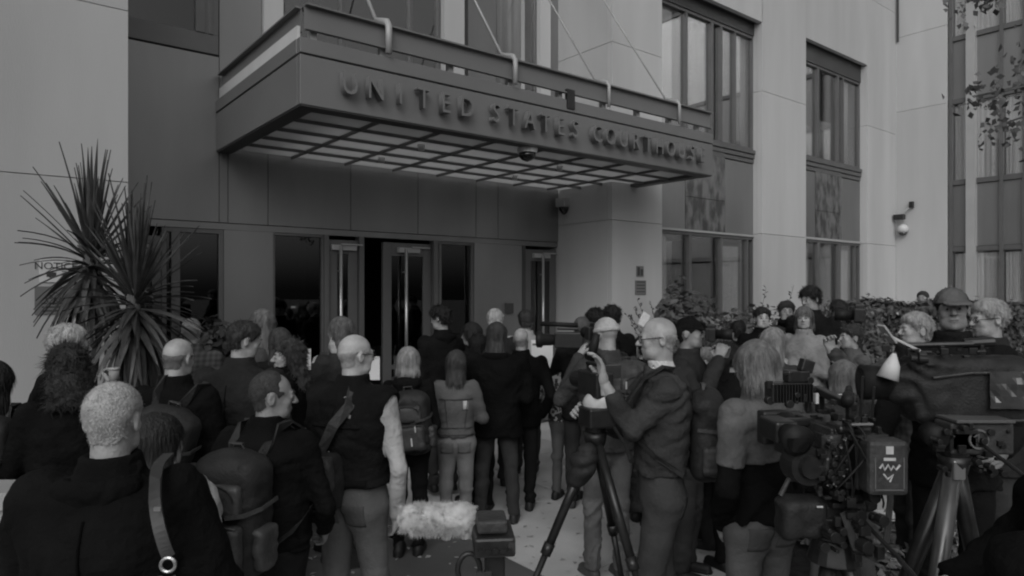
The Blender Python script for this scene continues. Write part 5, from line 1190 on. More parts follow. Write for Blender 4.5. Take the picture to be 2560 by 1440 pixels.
panel_front(p36, 'shirt_front', cloth(.6), .07, .50, .83, .036)
panel_front(p35, 'shirt_front', cloth(.6), .045, .70, .83, .036)
def yoke(I, m, zlo=.70):
    H = I['H']; prof = I
    def f(p): return smax(I['upper'](p) - .010, zlo * H + .02 * np.sin(p[0] * 9) - p[2], .004)
    bw = I['gA'].max() + .16; sdf_obj('fleece_yoke', f, (-bw, -.25, .68 * H), (bw, .3, .89 * H), .012, m, I['o'])
yoke(p31, cloth(.11))

M['nylon3'] = mat('grey_nylon_trim', .06, .5, .5, .3, 14, .3, 60)
# seams, pockets and badges on the nearest clothes
def seamm(v): return mat('seam_%03d' % int(v * 1000), v, .95, .05, .1)
for I_, v in ((p12, .008), (p1, .004), (p7, .010)):
    H_ = I_['H']; patch(I_, I_['upper'], 'back_seam', seamm(v), -.003, .003, (.60 if I_ is p12 else .5) * H_, .80 * H_, nx=2, nz=26)
H_ = p12['H']; patch(p12, p12['upper'], 'yoke_seam', seamm(.006), -.15, .15, .745 * H_, .749 * H_, nx=24, nz=2); patch(p12, p12['upper'], 'hem_band', seamm(.010), -.16, .16, .582 * H_, .600 * H_, nx=24, nz=3)
for I_, v in ((p12, .085), (p28, .045), (p31, .085), (p17, .15)):
    H_ = I_['H']
    for s in (-1, 1):
        x_ = s * .045 * H_; w_ = .036 * H_; patch(I_, I_['trou'], 'back_pocket', denim(v), x_ - w_ / 1, x_ + w_ * .9, .468 * H_, .528 * H_, t=.002)
H_ = p17['H']
for zz in (.75, .60, .565): patch(p17, p17['upper'], 'jacket_seam', seamm(.06), -.14, .14, zz * H_, (zz + .005) * H_, nx=20, nz=2)
for xx in (-.07, .07): patch(p17, p17['upper'], 'jacket_seam', seamm(.06), xx, xx + .006, .60 * H_, .75 * H_, nx=2, nz=16, shape=lambda k, xx=xx: xx * .35 * k)
patch(p17, p17['upper'], 'pale_print', cloth(.4), .06, .10, .70 * p17['H'], .745 * p17['H'])
patch(p12, p12['upper'], 'small_badge', cloth(.3), .085, .10, .775 * p12['H'], .785 * p12['H'], nx=3, nz=3)
# ---------------------------------------------------------------- bags
backpack(p3, 'crumpled black rucksack with bright zips on the back of the bald man in the suit', (.33, .18, .44), .685, tilt=.25, xoff=.09, seed=2, grp=None)
backpack(p9, 'large black rucksack with many pockets worn by the man with thinning hair', (.31, .20, .52), .665, xoff=.01, seed=3, m2='nylon3')
backpack(p14, 'plain black rucksack worn by the grey bobbed woman', (.31, .17, .47), .665, xoff=.06, tilt=-.10, seed=4)
backpack(p26, 'dark checked rucksack of the photographer in the cream cap', (.32, .19, .40), .74, seed=5, m='nylon2')
backpack(p28, 'slim black rucksack on the bald photographer in the grey top', (.28, .17, .46), .68, seed=6)
backpack(p6, 'bulky dark bag of the person at the left edge', (.34, .2, .46), .72, seed=7, pull=False)
# messenger bag of the bald man in the vest
def sling(I, label, bag_c, size, shoulder=1, name='messenger_bag', m='nylon', w=.055, yawo=0, rz=0, buckle=False, strap=True):
    H = I['H']; q = []; o = empty(name, wp(I, bag_c), I['yaw'] + yawo); tag(o, label, 'bag')
    Rz = Matrix.Rotation(I['yaw'], 3, 'Z'); Ro = Matrix.Rotation(I['yaw'] + yawo, 3, 'Z').inverted()
    def f(p): a = rbox(p, (0, 0, 0), (size[0] / 2, size[1] / 2, size[2] / 2), .04); return a + folds(p, 2.2, .012, 5, 10)
    sdf_obj('bag_body', f, tuple(-s / 2 - .04 for s in size), tuple(s / 2 + .04 for s in size), .011, M[m], o)
    def g(p): a = rbox(p, (0, -size[1] / 2 + .01, size[2] * .12), (size[0] / 2 + .008, .035, size[2] * .38), .02); return a + folds(p, 7.2, .009, 5, 10)
    sdf_obj('flap', g, tuple(-s / 2 - .06 for s in size), tuple(s / 2 + .06 for s in size), .011, M['nylon2'], o)
    mb = MB(); mb.box((-.04, -size[1] / 2 - .03, -size[2] * .22), (.022, .012, .035)); mb.obj('buckle', M['label'], o)
    pts = []; s = shoulder; loc = o.location
    for fx, fy, fz in ((-.55, -1.0, .60), (-.2, -1.15, .68), (.15, -1.2, .76), (.42, -1.1, .81), (.58, -.55, .862), (.60, .15, .868), (.5, .95, .82), (.1, 1.2, .73), (-.5, 1.15, .62), (-.95, .3, .57)):
        z = fz * H; b = float(np.interp(z, I['zs'], I['gB'])); a = float(np.interp(z, I['zs'], I['gA'])); p = Vector((s * fx * a * 1.12, I['offy'] + I['spine'](z) + fy * (b + .036), z)); p = I['o'].location + Rz @ p; pts.append(Ro @ (p - loc))
    if strap: mb = MB(); mb.ribbon(pts, w, .010); mb.obj('strap', M['nylon2'], o)
    return o
sling(p12, 'black messenger bag hanging across the back of the bald man in the vest', (-.12, -.215, 1.12), (.36, .15, .30), 1)
o = sling(p1, 'dark shoulder bag with a brown strap and metal ring worn by the white haired man', (.27, -.13, .86), (.22, .16, .42), -1, 'shoulder_bag', w=.04, strap=False)
# its front strap and ring over the right shoulder
I = p1; Rz = Matrix.Rotation(I['yaw'], 3, 'Z'); inv = Matrix.Rotation(I['yaw'], 3, 'Z').inverted(); loc = o.location
pts = [(.15, .04, 1.575), (.165, -.09, 1.57), (.20, -.19, 1.50), (.225, -.225, 1.44), (.245, -.235, 1.385), (.255, -.235, 1.36)]
pts = [inv @ ((I['o'].location + Rz @ Vector(p)) - loc) for p in pts]
st_m = mat('leather_strap', .04, .45, .4, .2, 12)
sp = []
for k in range(len(pts) - 1):
    for t in range(4): sp.append(pts[k].lerp(pts[k + 1], t / 4))
sp.append(pts[-1])
for _ in range(2): sp = [sp[0]] + [(sp[k - 1] + sp[k] * 2 + sp[k + 1]) / 4 for k in range(1, len(sp) - 1)] + [sp[-1]]
mb = MB(); mb.ribbon(sp, .032, .008); mb.obj('shoulder_strap', st_m, o)
c = pts[-1]; mb = MB(); mb.tube([c + Vector((.019 * math.cos(t), -.006, -.019 + .019 * math.sin(t))) for t in np.linspace(0, 2 * math.pi, 17)], .0045, 6, False); mb.tube([c + Vector((-.02, -.008, -.05)), c + Vector((-.025, -.01, -.11))], .008, 6); mb.obj('metal_ring', M['steel'], o)
mb = MB(); mb.ribbon([c + Vector((0, -.01, -.055)), c + Vector((.04, -.02, -.14)), c + Vector((.075, -.01, -.26)), c + Vector((.09, .0, -.40))], .040, .010); mb.obj('lower_strap', st_m, o)
mb = MB(); q = pts[3]; mb.box(q + Vector((0, -.008, .05)), (.018, .006, .010)); mb.obj('strap_stud', M['steel'], o)

# ---------------------------------------------------------------- things held
q = wp(p4, p4['jn'][1][2]) + Vector((.02, -.02, .07)); o = empty('coffee_cup', q); o.scale = (.8, .8, .8); tag(o, 'paper coffee cup with lid held by the grey haired man at far left', 'cup')
mb = MB(); mb.tube([(0, 0, -.055), (0, 0, .045)], [.028, .038], 16); smooth_by_angle(mb.obj('cup_body', mat('cup_card', .28, .7), o)); mb = MB(); mb.tube([(0, 0, .045), (0, 0, .056), (0, 0, .062)], [.041, .040, .034], 16); smooth_by_angle(mb.obj('lid', M['frame_l'], o))
def phone(I, label, hand=1, screen=True, off=(0, .02, .05), size=(.075, .009, .15), tilt=(-.5, 0, 0), m='blackplastic', sm='screen', name='mobile_phone'):
    l = wp(I, Vector(tuple(I['jn'][hand][2])) + Vector(off)); o = empty(name, l); o.rotation_euler = (tilt[0], tilt[1], I['yaw'] + tilt[2]); tag(o, label, 'phone')
    mb = MB(); mb.box((0, 0, 0), size); mb.obj('case', M[m], o, .004); mb = MB(); mb.box((0, -size[1] / 2 - .001, 0), (size[0] * .9, .002, size[2] * .92)); mb.obj('display', M[sm], o); return o
phone(p5, 'lit phone in the hands of the wavy haired woman at the left', -1, off=(.03, .05, .05), sm='label')
phone(p12, 'mobile phone held low by the bald man in the vest', -1, off=(-.02, .06, .06), sm='label')
phone(p27, 'pale phone held overhead in front of the plaque pillar', 1, off=(-.02, .0, .12), size=(.08, .01, .16), tilt=(-.5, .6, 0), m='label', sm='label')
phone(p13, 'phone held up by the woman with the pale scarf', 1, off=(0, .04, .05))
# small bright papers
def sheet(label, px0, py0, px1, py1, d, rz=0, name='paper_sheet', m='paper', thick=.006, rx=0):
    a, b = P(px0, py0, d), P(px1, py1, d); o = empty(name, (a + b) / 2, rz); tag(o, label, 'paper'); mb = MB(); mb.box((0, 0, 0), (abs(b.x - a.x) / max(.3, math.cos(rz)), thick, abs(a.z - b.z))); mb.obj('sheet', M[m], o); o.rotation_euler[0] = rx; return o
o = sheet('white placard propped up behind the balding man in black', 1328, 850, 1382, 925, 7.0, .1); mb = MB(); mb.box((0, -.006, .11), (.2, .004, .02)); mb.obj('top_edge', M['signplate'], o)
o = sheet('white folded card beside the curly haired woman', 762, 872, 776, 925, 5.3, .5)
o = sheet('white board with a pale figure beyond the bald man in the vest', 918, 893, 948, 950, 5.0, .2, m='signpale')
mb = MB(); 
for s in (-1, 1): mb.box((s * .044, -.004, 0), (.008, .012, .17))
mb.box((0, -.004, .084), (.096, .012, .008)); mb.obj('board_frame', M['white'], o)
sheet('white paper lying on top of the large video camera', 2075, 985, 2132, 1012, 3.0, .2, rx=-.5)
# ---------------------------------------------------------------- stills cameras
def stills(label, loc, rz, s=1.0, hood=.0, tilt=0, name='stills_camera'):
    o = empty(name, loc, rz); tag(o, label, 'camera'); o.rotation_euler[0] = tilt
    mb = MB(); mb.box((0, 0, 0), (.14 * s, .065 * s, .09 * s)); mb.box((0, 0, .055 * s), (.055 * s, .06 * s, .035 * s)); mb.box((.055 * s, .015 * s, -.005 * s), (.035 * s, .05 * s, .1 * s)); mb.obj('camera_body', M['blackplastic'], o, .008 * s)
    mb = MB(); mb.tube([(0, .03 * s, 0), (0, .08 * s, 0), (0, .082 * s, 0), (0, .15 * s, 0)], [.034 * s, .034 * s, .038 * s, .040 * s], 18); smooth_by_angle(mb.obj('lens_barrel', M['blackrubber'], o)); mb = MB(); mb.tube([(0, .150 * s, 0), (0, .152 * s, 0)], .033 * s, 18); mb.obj('front_glass', M['lens'], o)
    mb = MB(); mb.box((0, -.034 * s, -.005 * s), (.07 * s, .003, .055 * s)); mb.obj('rear_screen', M['screen'], o)
    if hood: mb = MB(); mb.box((0, -.01, .11 * s), (.06 * s, .05 * s, .05 * s)); mb.obj('flash_unit', M['blackplastic'], o, .006)
    return o
for I_, lab, ss in ((p23, 'small black camera held up by the operator in the printed jersey', 1.2), (p24, 'dark camera held by the man with the white collar', 1.3), (p26, 'camera held to the face by the photographer in the cream cap', 1.1), (p29, 'small black camera at the eye of the man in the black cap', 1.0), (p30, 'camera raised by the photographer in the grey shirt', 1.0)):
    fw = Matrix.Rotation(I_['yaw'], 3, 'Z') @ Vector((0, 1, 0)); hc = wp(I_, Vector(tuple(I_['hc']))); stills(lab, hc + fw * .155 + Vector((0, 0, .0)), I_['yaw'], ss)
o = stills('compact camera at the end of an outstretched arm against the hedge', P(2150, 788, 4.5), math.radians(60), 1.0)
o = empty('shoulder_camera', P(1425, 850, 6.1), math.radians(75)); tag(o, 'black shoulder camera held level left of the cream cap', 'camera')
mb = MB(); mb.box((0, 0, 0), (.13, .26, .14)); mb.box((0, .02, .10), (.03, .2, .025)); mb.box((0, -.16, 0), (.11, .07, .13)); mb.obj('camera_body', M['blackplastic'], o, .01)
mb = MB(); mb.tube([(0, .13, .0), (0, .25, 0), (0, .26, 0), (0, .30, 0)], [.045, .055, .075, .075], 16); smooth_by_angle(mb.obj('lens_barrel', M['blackrubber'], o)); mb = MB(); mb.tube([(.06, -.06, .13), (.06, .28, .14)], .022, 10); smooth_by_angle(mb.obj('microphone', M['blackrubber'], o))
# ---------------------------------------------------------------- tripods
def tripod(label, apex, feet, r=.016, m='blackmetal', mm=None, spread=True, head=True, col=None, twin=True, name='tripod', sub=.5):
    A = Vector(apex); o = empty(name, (A.x, A.y, 0)); tag(o, label, 'tripod'); A0 = Vector((0, 0, A.z))
    for i, f in enumerate(feet):
        F_ = Vector(f) - Vector((A.x, A.y, 0)); d = (F_ - A0).normalized(); side = d.cross(Vector((0, 0, 1))).normalized(); m_ = M[(mm or {}).get(i, m)]
        leg_ = MB(); t = A0 + (F_ - A0) * sub; top = A0 + d * .03
        if twin:
            for s in (-1, 1): leg_.tube([top + side * s * r * 1.7, t + side * s * r * 1.7], r * .85, 10)
            leg_.box(t, (r * 6, r * 3, r * 3)); leg_.tube([top + side * 0, F_ + d * -.02], r * .7, 10)
        else: leg_.tube([top, t], [r * 1.5, r * 1.3], 12); leg_.tube([t, F_ + d * -.02], [r * 1.0, r * .9], 10); leg_.tube([t - d * .04, t + d * .02], [r * 1.7, r * 1.6], 12)
        lo_ = smooth_by_angle(leg_.obj('leg', m_, o)); ft = MB(); ft.tube([F_ + Vector((0, 0, .03)), F_ + Vector((0, 0, .002))], [r * 1.2, r * 1.8], 10); ft.obj('rubber_foot', M['blackrubber'], lo_)
    mb = MB(); mb.tube([A0 + Vector((0, 0, -.05)), A0 + Vector((0, 0, .02))], [.05, .065], 16); smooth_by_angle(mb.obj('crown', M[m], o))
    if head:
        mb = MB(); mb.tube([A0 + Vector((0, 0, .02)), A0 + Vector((0, 0, .05))], .055, 16); mb.box(A0 + Vector((0, 0, .09)), (.11, .12, .07)); mb.tube([A0 + Vector((-.08, 0, .09)), A0 + Vector((.08, 0, .09))], .042, 16); mb.box(A0 + Vector((0, 0, .135)), (.09, .17, .02)); mb.obj('fluid_head', M['blackplastic'], o, .004)
        mb = MB(); mb.tube([A0 + Vector((.06, -.03, .10)), A0 + Vector((.12, -.22, .0)), A0 + Vector((.13, -.34, -.05))], [.008, .008, .014], 8); mb.obj('pan_handle', M['blackmetal'], o)
    if spread:
        mb = MB()
        for f in feet: F_ = Vector(f) - Vector((A.x, A.y, 0)); mb.tube([Vector((0, 0, A.z * .42)), A0 + (F_ - A0) * .55], .008, 6)
        mb.obj('spreader', M['blackmetal'], o)
    return o
ap = P(1488, 1088, 3.55)
ta = tripod('tall black tripod in front of the bald photographer, legs spread wide', ap, [(-.18, 3.3, 0), (.72, 4.0, 0), (.78, 2.85, 0)], .017, 'blackmetal', spread=False, twin=False, sub=.42)
def rain_bag(o, c, r, name='wrap', m='nylon', sd=1):
    def f(p): return ell(p, (0, 0, 0), r) + folds(p, sd, .007, 8, 12)
    b = sdf_obj(name, f, tuple(-q - .04 for q in r), tuple(q + .04 for q in r), .010, M[m], o); b.location = c; return b
# camera on that tripod, wrapped, with a tall monitor and mic
cA = empty('video_camera', ap + Vector((.0, 0, .17)), math.radians(20)); tag(cA, 'small video camera with a bright cloth wrap on the tall tripod of the bald photographer', 'camera')
mb = MB(); mb.box((0, 0, .10), (.10, .22, .13)); mb.box((0, .0, .20), (.03, .18, .02)); mb.box((0, .08, .18), (.02, .02, .05)); mb.box((0, -.08, .18), (.02, .02, .05)); mb.obj('camera_body', M['blackplastic'], cA, .008)
mb = MB(); mb.tube([(0, .11, .10), (0, .22, .10)], [.04, .048], 16); mb.obj('lens_barrel', M['blackrubber'], cA)
mb = MB(); mb.tube([(-.02, .02, .22), (.0, .01, .30), (.01, .0, .36)], [.022, .024, .018], 12); smooth_by_angle(mb.obj('microphone', M['blackrubber'], cA))
mb = MB(); mb.box((.09, -.02, .16), (.10, .012, .07)); mb.obj('side_screen', M['screen'], cA, .003)
rain_bag(cA, (.02, -.03, .0), (.10, .10, .075), 'pale_wrap', 'label', 3)
mb = MB(); mb.box((-.02, -.06, -.06), (.15, .14, .10)); mb.obj('mounting_plate', M['blackmetal'], cA, .01)
q = ap + Vector((-.07, -.06, -.14)); o = empty('accessory_pouch', q); tag(o, 'black pouch hanging on the upper leg of the tall tripod', 'bag'); b = rain_bag(o, (0, 0, 0), (.065, .06, .13), 'pouch_body', 'nylon', 6); b.rotation_euler = (0, .42, 0)
# small camera in the front with a furry microphone, seen from behind
mc = P(1232, 1345, 1.95); o = empty('small_video_camera', mc, math.radians(6)); tag(o, 'small video camera with carrying handle seen from behind at the bottom edge', 'camera')
mb = MB(); mb.box((0, 0, 0), (.115, .16, .055)); mb.obj('recorder_body', M['blackplastic'], o, .008); mb = MB(); mb.box((-.005, -.01, .05), (.085, .10, .038)); mb.obj('upper_module', M['nylon2'], o, .008)
mb = MB(); 
for i in range(5): mb.tube([(-.04 + i * .02, -.082, -.004), (-.04 + i * .02, -.094, -.004)], .0075, 10)
mb.obj('control_knob', M['blackmetal'], o); mb = MB(); mb.box((.046, -.082, .0), (.018, .006, .03)); mb.obj('side_button', M['screen'], o)
mb = MB(); mb.tube([(-.07 + .035 * math.cos(t) * .9, -.03, -.075 + .045 * math.sin(t)) for t in np.linspace(-.4, 4.2, 14)], .008, 7); smooth_by_angle(mb.obj('hand_grip', M['blackplastic'], o))
mb = MB(); mb.box((.005, 0, -.09), (.055, .07, .13)); mb.box((0, .0, -.15), (.13, .10, .03)); mb.obj('camera_body', M['blackplastic'], o, .008)
mb = MB(); mb.box((-.03, -.055, -.09), (.045, .008, .036)); mb.obj('display', M['screen'], o)
mt = tripod('low tripod carrying the small video camera at the bottom edge', (mc.x, mc.y, mc.z - .20), [(mc.x - .45, mc.y + .1, 0), (mc.x + .45, mc.y + .1, 0), (mc.x, mc.y - .35, 0)], .012, head=False, spread=False, twin=False)
w0, w1 = P(1012, 1300, 1.98), P(1180, 1296, 2.02); o = empty('furry_microphone', (w0 + w1) / 2); tag(o, 'pale furry microphone windshield lying level in the lower middle', 'microphone')
hl = (w1 - w0).length / 2
def ff(p): return cap(p, (-hl + .02, 0, 0), (hl - .03, 0, .004), .036, .039) - .010 * vnoise(p[0] * 60, p[1] * 60, p[2] * 60)
sdf_obj('windshield', ff, (-hl - .04, -.06, -.06), (hl + .04, .06, .06), .004, M['fluff'], o)
rf = np.random.RandomState(2); n = 9000; V = np.zeros((n * 3, 3)); a = rf.rand(n) * 6.283; t = rf.uniform(-hl - .008, hl, n); cx_ = np.clip(t, -hl + .02, hl - .03); rr_ = np.sqrt(np.maximum(.036 ** 2 - (t - cx_) ** 2, 1e-5)) if False else np.where(np.abs(t) > hl - .02, .030, .037)
base_ = np.stack([t, rr_ * np.cos(a), rr_ * np.sin(a)], 1); out = np.stack([rf.randn(n) * .5, np.cos(a), np.sin(a) - .35], 1) + rf.randn(n, 3) * .3; out[:, 0] += np.where(np.abs(t) > hl - .02, np.sign(t) * 1.5, 0); out /= np.linalg.norm(out, axis=1)[:, None]; tip = base_ + out * rf.uniform(.010, .024, n)[:, None]; sdv = np.cross(out, rf.randn(n, 3)); sdv /= np.linalg.norm(sdv, axis=1)[:, None]
V[0::3] = base_ + sdv * .0009; V[1::3] = tip; V[2::3] = base_ - sdv * .0009; mesh_obj('fur', V.astype(np.float32), np.arange(n * 3).reshape(n, 3), M['fluff'], o)['kind'] = 'stuff'
mb = MB(); mb.tube([(hl - .04, 0, 0), (hl + .06, 0, .0)], .011, 10); mb.obj('microphone_body', M['blackmetal'], o)

# ---------------------------------------------------------------- large shoulder camera (right foreground)
def CB(o, name, m, boxes=(), tubes=(), bevel=.006, smooth=False):
    mb = MB()
    for b in boxes: mb.box(b[0], b[1], (Euler(b[2]).to_matrix() if len(b) > 2 else None))
    for t in tubes: mb.tube(t[0], t[1], t[2] if len(t) > 2 else 14)
    return mb.obj(name, M[m] if isinstance(m, str) else m, o, bevel, smooth)
c1 = P(2100, 1128, 2.62); o = empty('broadcast_camera', c1, math.radians(6)); tag(o, 'large black broadcast camera with labelled battery on its back, right foreground', 'camera')
CB(o, 'camera_body', 'blackplastic', [((0, .06, 0), (.15, .30, .22)), ((0, .08, -.12), (.13, .22, .05)), ((-.02, -.06, .105), (.10, .10, .03))], bevel=.012)
CB(o, 'side_panel', 'nylon2', [((-.078, .0, .02), (.014, .16, .17))]); CB(o, 'side_screen', 'screen', [((-.087, -.01, .045), (.008, .075, .06))], bevel=.003)
CB(o, 'operator_panel', 'nylon2', [((-.085, -.095, .01), (.10, .03, .15), (0, 0, .35))], bevel=.006); CB(o, 'rear_screen', 'screen', [((-.10, -.116, .035), (.055, .006, .055), (0, 0, .35))], bevel=.003)
def greeble(o, name, m, n, lo, hi, smin_, smax_, seed):
    rg = random.Random(seed); mb = MB()
    for k in range(n):
        c = [rg.uniform(lo[q], hi[q]) for q in range(3)]; s_ = [rg.uniform(smin_, smax_) for q in range(3)]
        if rg.random() < .4: mb.tube([Vector(c) - Vector((0, s_[1], 0)), Vector(c) + Vector((0, s_[1] * .3, 0))], s_[0] * .5, 9)
        else: mb.box(c, s_)
    g_ = mb.obj(name, M[m], o, .0015); g_['kind'] = 'stuff'; return g_
greeble(o, 'controls', 'blackmetal', 46, (-.15, -.14, -.15), (-.03, -.10, .10), .008, .026, 3)
greeble(o, 'control_buttons', 'signplate', 16, (-.145, -.150, -.12), (-.04, -.125, .09), .004, .009, 5)
greeble(o, 'connectors', 'blackmetal', 22, (-.08, -.12, .10), (.09, .12, .20), .010, .034, 8)
greeble(o, 'under_fittings', 'blackmetal', 26, (-.11, -.14, -.24), (.10, .05, -.13), .012, .045, 11)
CB(o, 'top_handle', 'blackmetal', [((0, .04, .20), (.035, .26, .03), (.12, 0, 0)), ((0, .14, .16), (.03, .03, .07)), ((0, -.07, .15), (.03, .03, .07))])
CB(o, 'bright_rail', 'steel', [((.005, -.12, .128), (.085, .03, .008))], bevel=.002)
CB(o, 'lens_barrel', 'blackrubber', tubes=[([(0, .21, .0), (0, .30, 0), (0, .302, 0), (0, .42, 0)], [.052, .055, .068, .078], 22)], bevel=0, smooth=True)
CB(o, 'zoom_servo', 'blackplastic', [((-.06, .28, -.03), (.06, .14, .09))]); CB(o, 'lens_hood', 'blackplastic', [((0, .47, 0), (.19, .07, .15))], bevel=.012); CB(o, 'front_glass', 'lens', tubes=[([(0, .504, 0), (0, .507, 0)], .062, 20)], bevel=0)
CB(o, 'battery_mount', 'blackmetal', [((.045, -.115, -.01), (.13, .04, .20))])
bt = CB(o, 'battery', 'nylon2', [((.055, -.175, -.012), (.142, .09, .195), (0, 0, -.12))], bevel=.016)
bz = Matrix.Rotation(-.12, 3, 'Z')
def BL(x, y, z): return bz @ Vector((x, y, z)) + Vector((.055, -.175, -.012))
lb = [(BL(.0, -.0465, .066), (.026, .003, .028), (0, 0, -.12)), (BL(.0, -.0465, .034), (.042, .003, .010), (0, 0, -.12))]
CB(bt, 'printed_label', 'label', lb, bevel=0); CB(bt, 'label_border', 'signplate', [(BL(-.050, -.0465, -.015), (.0025, .003, .11), (0, 0, -.12)), (BL(.050, -.0465, -.015), (.0025, .003, .11), (0, 0, -.12)), (BL(0, -.0465, -.075), (.10, .003, .0025), (0, 0, -.12))], bevel=0)
mb = MB(); mb.tube([BL(x, -.047, z) for x, z in ((-.035, .002), (-.026, .016), (-.018, -.004), (-.006, .014), (.004, -.004), (.012, .010), (.022, -.003), (.036, .014))], .0042, 5); mb.tube([BL(x, -.047, z) for x, z in ((-.022, -.018), (-.008, -.036), (.012, -.020), (.0, -.046))], .0034, 5); mb.obj('script_emblem', M['label'], bt)
CB(o, 'viewfinder_arm', 'blackmetal', [((-.13, .08, .10), (.14, .03, .03))]); CB(o, 'viewfinder', 'blackplastic', [((-.235, .03, .085), (.09, .15, .08))], bevel=.01); CB(o, 'eyecup', 'blackrubber', tubes=[([(-.235, -.04, .085), (-.235, -.08, .078), (-.235, -.12, .072)], [.038, .048, .058], 20)], bevel=0, smooth=True); CB(o, 'eyepiece', 'lens', tubes=[([(-.235, -.118, .072), (-.235, -.1215, .072)], .044, 20)], bevel=0)
CB(o, 'lower_ring', 'blackplastic', tubes=[([(-.18, -.02, -.03), (-.18, -.10, -.03)], [.075, .07], 22), ([(-.18, -.10, -.03), (-.18, -.12, -.03)], [.045, .04], 18)], bevel=0)
lt = CB(o, 'top_light', 'blackplastic', [((-.185, .05, .225), (.16, .07, .075))]); CB(lt, 'cooling_fins', 'blackmetal', [((-.255 + .0118 * i, .005, .225), (.004, .022, .070)) for i in range(13)], bevel=0)['kind'] = 'stuff'; CB(o, 'light_bracket', 'blackmetal', [((-.10, .05, .19), (.02, .02, .10))])
greeble(o, 'light_fittings', 'blackmetal', 14, (-.30, -.0, .18), (-.10, .05, .30), .010, .035, 21)
CB(o, 'wireless_unit', 'blackplastic', [((-.15, .05, .285), (.09, .05, .045))]); CB(o, 'wireless_aerial_block', 'blackplastic', [((-.11, .05, .325), (.05, .04, .05), (0, .3, 0))]); CB(o, 'small_lamp', 'label', [((-.095, .0, .205), (.012, .01, .04))], bevel=0)
CB(o, 'microphone', 'blackrubber', tubes=[([(.02, -.02, .215), (.10, .10, .225)], [.014, .014], 10), ([(-.03, -.095, .21), (.02, -.02, .215)], [.024, .022], 12)], bevel=0, smooth=True)
rg = random.Random(3)
for k in range(9):
    q0 = Vector((rg.uniform(-.1, .08), -.12, rg.uniform(.04, .14))); q3 = Vector((rg.uniform(-.14, .10), rg.uniform(-.16, -.06), rg.uniform(-.28, -.10))); mb = MB(); pts = []
    q1_ = q0 + Vector((rg.uniform(-.06, .06), -.07, rg.uniform(.0, .07))); q2_ = q3 + Vector((rg.uniform(-.06, .06), -.07, rg.uniform(-.02, .06)))
    for t in np.linspace(0, 1, 11): pts.append(q0 * (1 - t) ** 3 + q1_ * 3 * t * (1 - t) ** 2 + q2_ * 3 * t * t * (1 - t) + q3 * t ** 3)
    mb.tube(pts, .0035 + .0012 * (k % 2), 6); smooth_by_angle(mb.obj('cable', M['blackrubber'], o))
mb = MB(); mb.ribbon([(.10, -.08, .10), (.125, -.10, -.02), (.13, -.11, -.16), (.10, -.13, -.30), (.05, -.14, -.36), (-.02, -.13, -.32), (-.05, -.10, -.20)], .035, .004, axis=(.4, -1, 0)); mb.obj('hanging_strap', M['nylon2'], o)
for x0, h0 in ((.03, .30), (.075, .26)): CB(o, 'antenna', 'blackmetal', tubes=[([(x0, -.08, .12), (x0 + .005, -.09, h0)], [.006, .004], 7)], bevel=0)
CB(o, 'shoulder_pad', 'blackrubber', [((0, .0, -.155), (.11, .18, .03))], bevel=.01)
t1 = P(2085, 1258, 2.62); greeble(o, 'knob_cluster', 'blackmetal', 18, (-.16, -.16, -.36), (.06, -.05, -.22), .014, .05, 31); b1 = tripod('heavy black tripod head and legs under the large broadcast camera', (t1.x, t1.y, t1.z - .12), [(t1.x - .34, t1.y - .30, 0), (t1.x + .42, t1.y - .1, 0), (t1.x + .02, t1.y + .45, 0)], .020, 'blackplastic', twin=False)
CB(b1, 'bowl_clamp', 'blackmetal', [((0, 0, t1.z - .06), (.17, .16, .05))], tubes=[([(-.1, 0, t1.z - .02), (.1, 0, t1.z - .02)], .055, 20), ([(0, 0, t1.z - .22), (0, 0, t1.z - .13)], [.10, .075], 18)])
CB(b1, 'ring', 'blackmetal', tubes=[([(0, 0, t1.z - .125), (0, 0, t1.z - .118)], .082, 20)], bevel=0)
pc = P(1998, 1285, 2.55); oo = empty('padded_pouch', pc); tag(oo, 'black padded pouch hanging beside the tripod head of the large camera', 'bag'); sdf_obj('pouch_body', lambda p: rbox(p, (0, 0, -.01), (.085, .06, .075), .03) + folds(p, 2, .006, 8, 12), (-.12, -.1, -.12), (.12, .1, .1), .009, M['nylon'], oo); CB(oo, 'pouch_badge', 'label', [((.045, -.072, .05), (.022, .004, .006))], bevel=0); CB(oo, 'pouch_handle', 'nylon2', tubes=[([(-.07, 0, .07), (-.04, 0, .13), (.05, 0, .13), (.08, 0, .07)], .010, 8)], bevel=0)

# ---------------------------------------------------------------- rain covered camera at the right
c2 = P(2395, 972, 3.0); o = empty('covered_camera', c2, math.radians(80)); tag(o, 'video camera under a black rain cover with clear window, before the capped operator', 'camera')
def rc(p): 
    a = rbox(p, (0, -.02, 0), (.12, .23, .15 ), .05); a = smin(a, rbox(p, (0, .18, .01), (.09, .13, .085), .05), .05); return a + folds(p, 4, .012, 5, 9)
sdf_obj('rain_cover', rc, (-.19, -.32, -.22), (.19, .40, .22), .012, M['nylon'], o)
CB(o, 'lens_shroud', 'blackrubber', tubes=[([(0, .28, .02), (0, .40, .02)], [.075, .080], 20)], bevel=0, smooth=True); CB(o, 'front_glass', 'lens', tubes=[([(0, .4, .02), (0, .402, .02)], .065, 20)], bevel=0)
V = []; F = []; rw = random.Random(4)
for j in range(7):
    for i in range(9): V.append((.128 + .012 * rw.random() + .0, -.22 + .020 * i, -.06 + .026 * j))
for j in range(6):
    for i in range(8): q = j * 9 + i; F.append((q, q + 1, q + 10, q + 9))
wv = [(-abs(x) - .012, y, z) for x, y, z in V]; mw_ = mesh_obj('clear_window', wv, F, mat('clear_vinyl', .06, .12, 1.0, .3, 10), o, False)
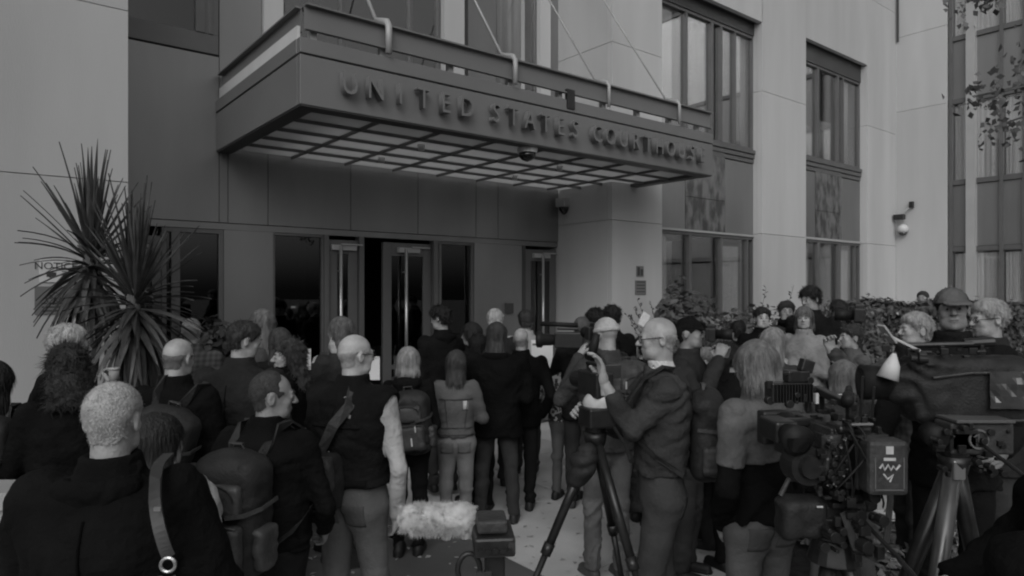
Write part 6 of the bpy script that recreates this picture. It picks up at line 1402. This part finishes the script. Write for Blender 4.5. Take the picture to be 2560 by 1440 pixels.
CB(o, 'top_tube', 'blackmetal', tubes=[([(-.02, .22, .19), (-.02, -.05, .20)], .012, 8), ([(0, -.02, .20), (0, -.14, .21)], [.022, .022], 10)], bevel=0); CB(o, 'folded_hood', 'frame_l', [((-.02, .24, .20), (.05, .16, .012), (.5, .2, 0)), ((-.03, .30, .24), (.05, .10, .010), (.9, .0, .3))], bevel=.002)
greeble(o, 'rig_fittings', 'blackmetal', 24, (-.13, -.10, .13), (.02, .34, .19), .010, .036, 41); CB(o, 'seam_piping', 'nylon2', tubes=[([(-.125, -.2, .09), (-.13, .0, .085), (-.125, .15, .06)], .006, 6), ([(-.125, -.2, -.11), (-.13, .0, -.12), (-.125, .1, -.115)], .006, 6)], bevel=0)
cs = P(2230, 912, 2.95); oo = empty('rolled_hood', cs); tag(oo, 'small white cone shaped reflector beside the black lens shroud', 'reflector'); CB(oo, 'cone', 'white', tubes=[([(-.02, 0, -.06), (0, 0, .0), (.01, 0, .05)], [.045, .032, .008], 14)], bevel=0, smooth=True)
ap2 = P(2385, 1150, 2.85); b2 = tripod('tripod with one bright silver front leg under the rain covered camera', ap2, [(1.50, 2.62, 0), (1.45, 3.05, 0), (2.35, 3.2, 0)], .024, 'blackmetal', {0: 'leg_steel'}, sub=.62, twin=False, spread=False)
CB(b2, 'panel_box', 'nylon2', [((.08, 0, ap2.z + .10), (.26, .12, .13))], bevel=.01); mb = MB(); mb.tube([Vector((.06 + .038 * math.cos(t), -.064, ap2.z + .10 + .038 * math.sin(t))) for t in np.linspace(0, 6.28, 18)], .005, 5, False); mb.tube([(.04, -.064, ap2.z + .11), (.06, -.064, ap2.z + .12), (.06, -.064, ap2.z + .09), (.08, -.064, ap2.z + .10)], .003, 5); mb.obj('round_emblem', M['signplate'], b2)
greeble(b2, 'rig_fittings', 'blackmetal', 26, (-.12, -.09, ap2.z - .04), (.20, -.05, ap2.z + .17), .010, .034, 44); CB(b2, 'top_plate', 'frame', [((.08, 0, ap2.z + .175), (.24, .16, .012))], bevel=.002)
CB(b2, 'viewfinder_tube', 'blackrubber', tubes=[([(-.10, .02, ap2.z + .12), (-.10, -.06, ap2.z + .10)], [.040, .050], 20)], bevel=0, smooth=True); CB(b2, 'viewfinder_glass', 'lens', tubes=[([(-.10, -.061, ap2.z + .10), (-.10, -.063, ap2.z + .10)], .040, 20)], bevel=0)
mb = MB(); mb.box((-.01, -.03, ap2.z - .03), (.05, .05, .08)); mb.obj('clamp_knob', M['steel'], b2, .006)
bag = P(2590, 1400, 1.75); oo = empty('equipment_bag', bag); tag(oo, 'rounded black equipment bag cropped by the lower right corner', 'bag')
def eb(p): return ell(p, (.02, 0, -.03), (.13, .13, .10)) + folds(p, 3.3, .01, 5, 9)
sdf_obj('bag_body', eb, (-.2, -.2, -.2), (.2, .2, .16), .012, cloth(.012), oo)
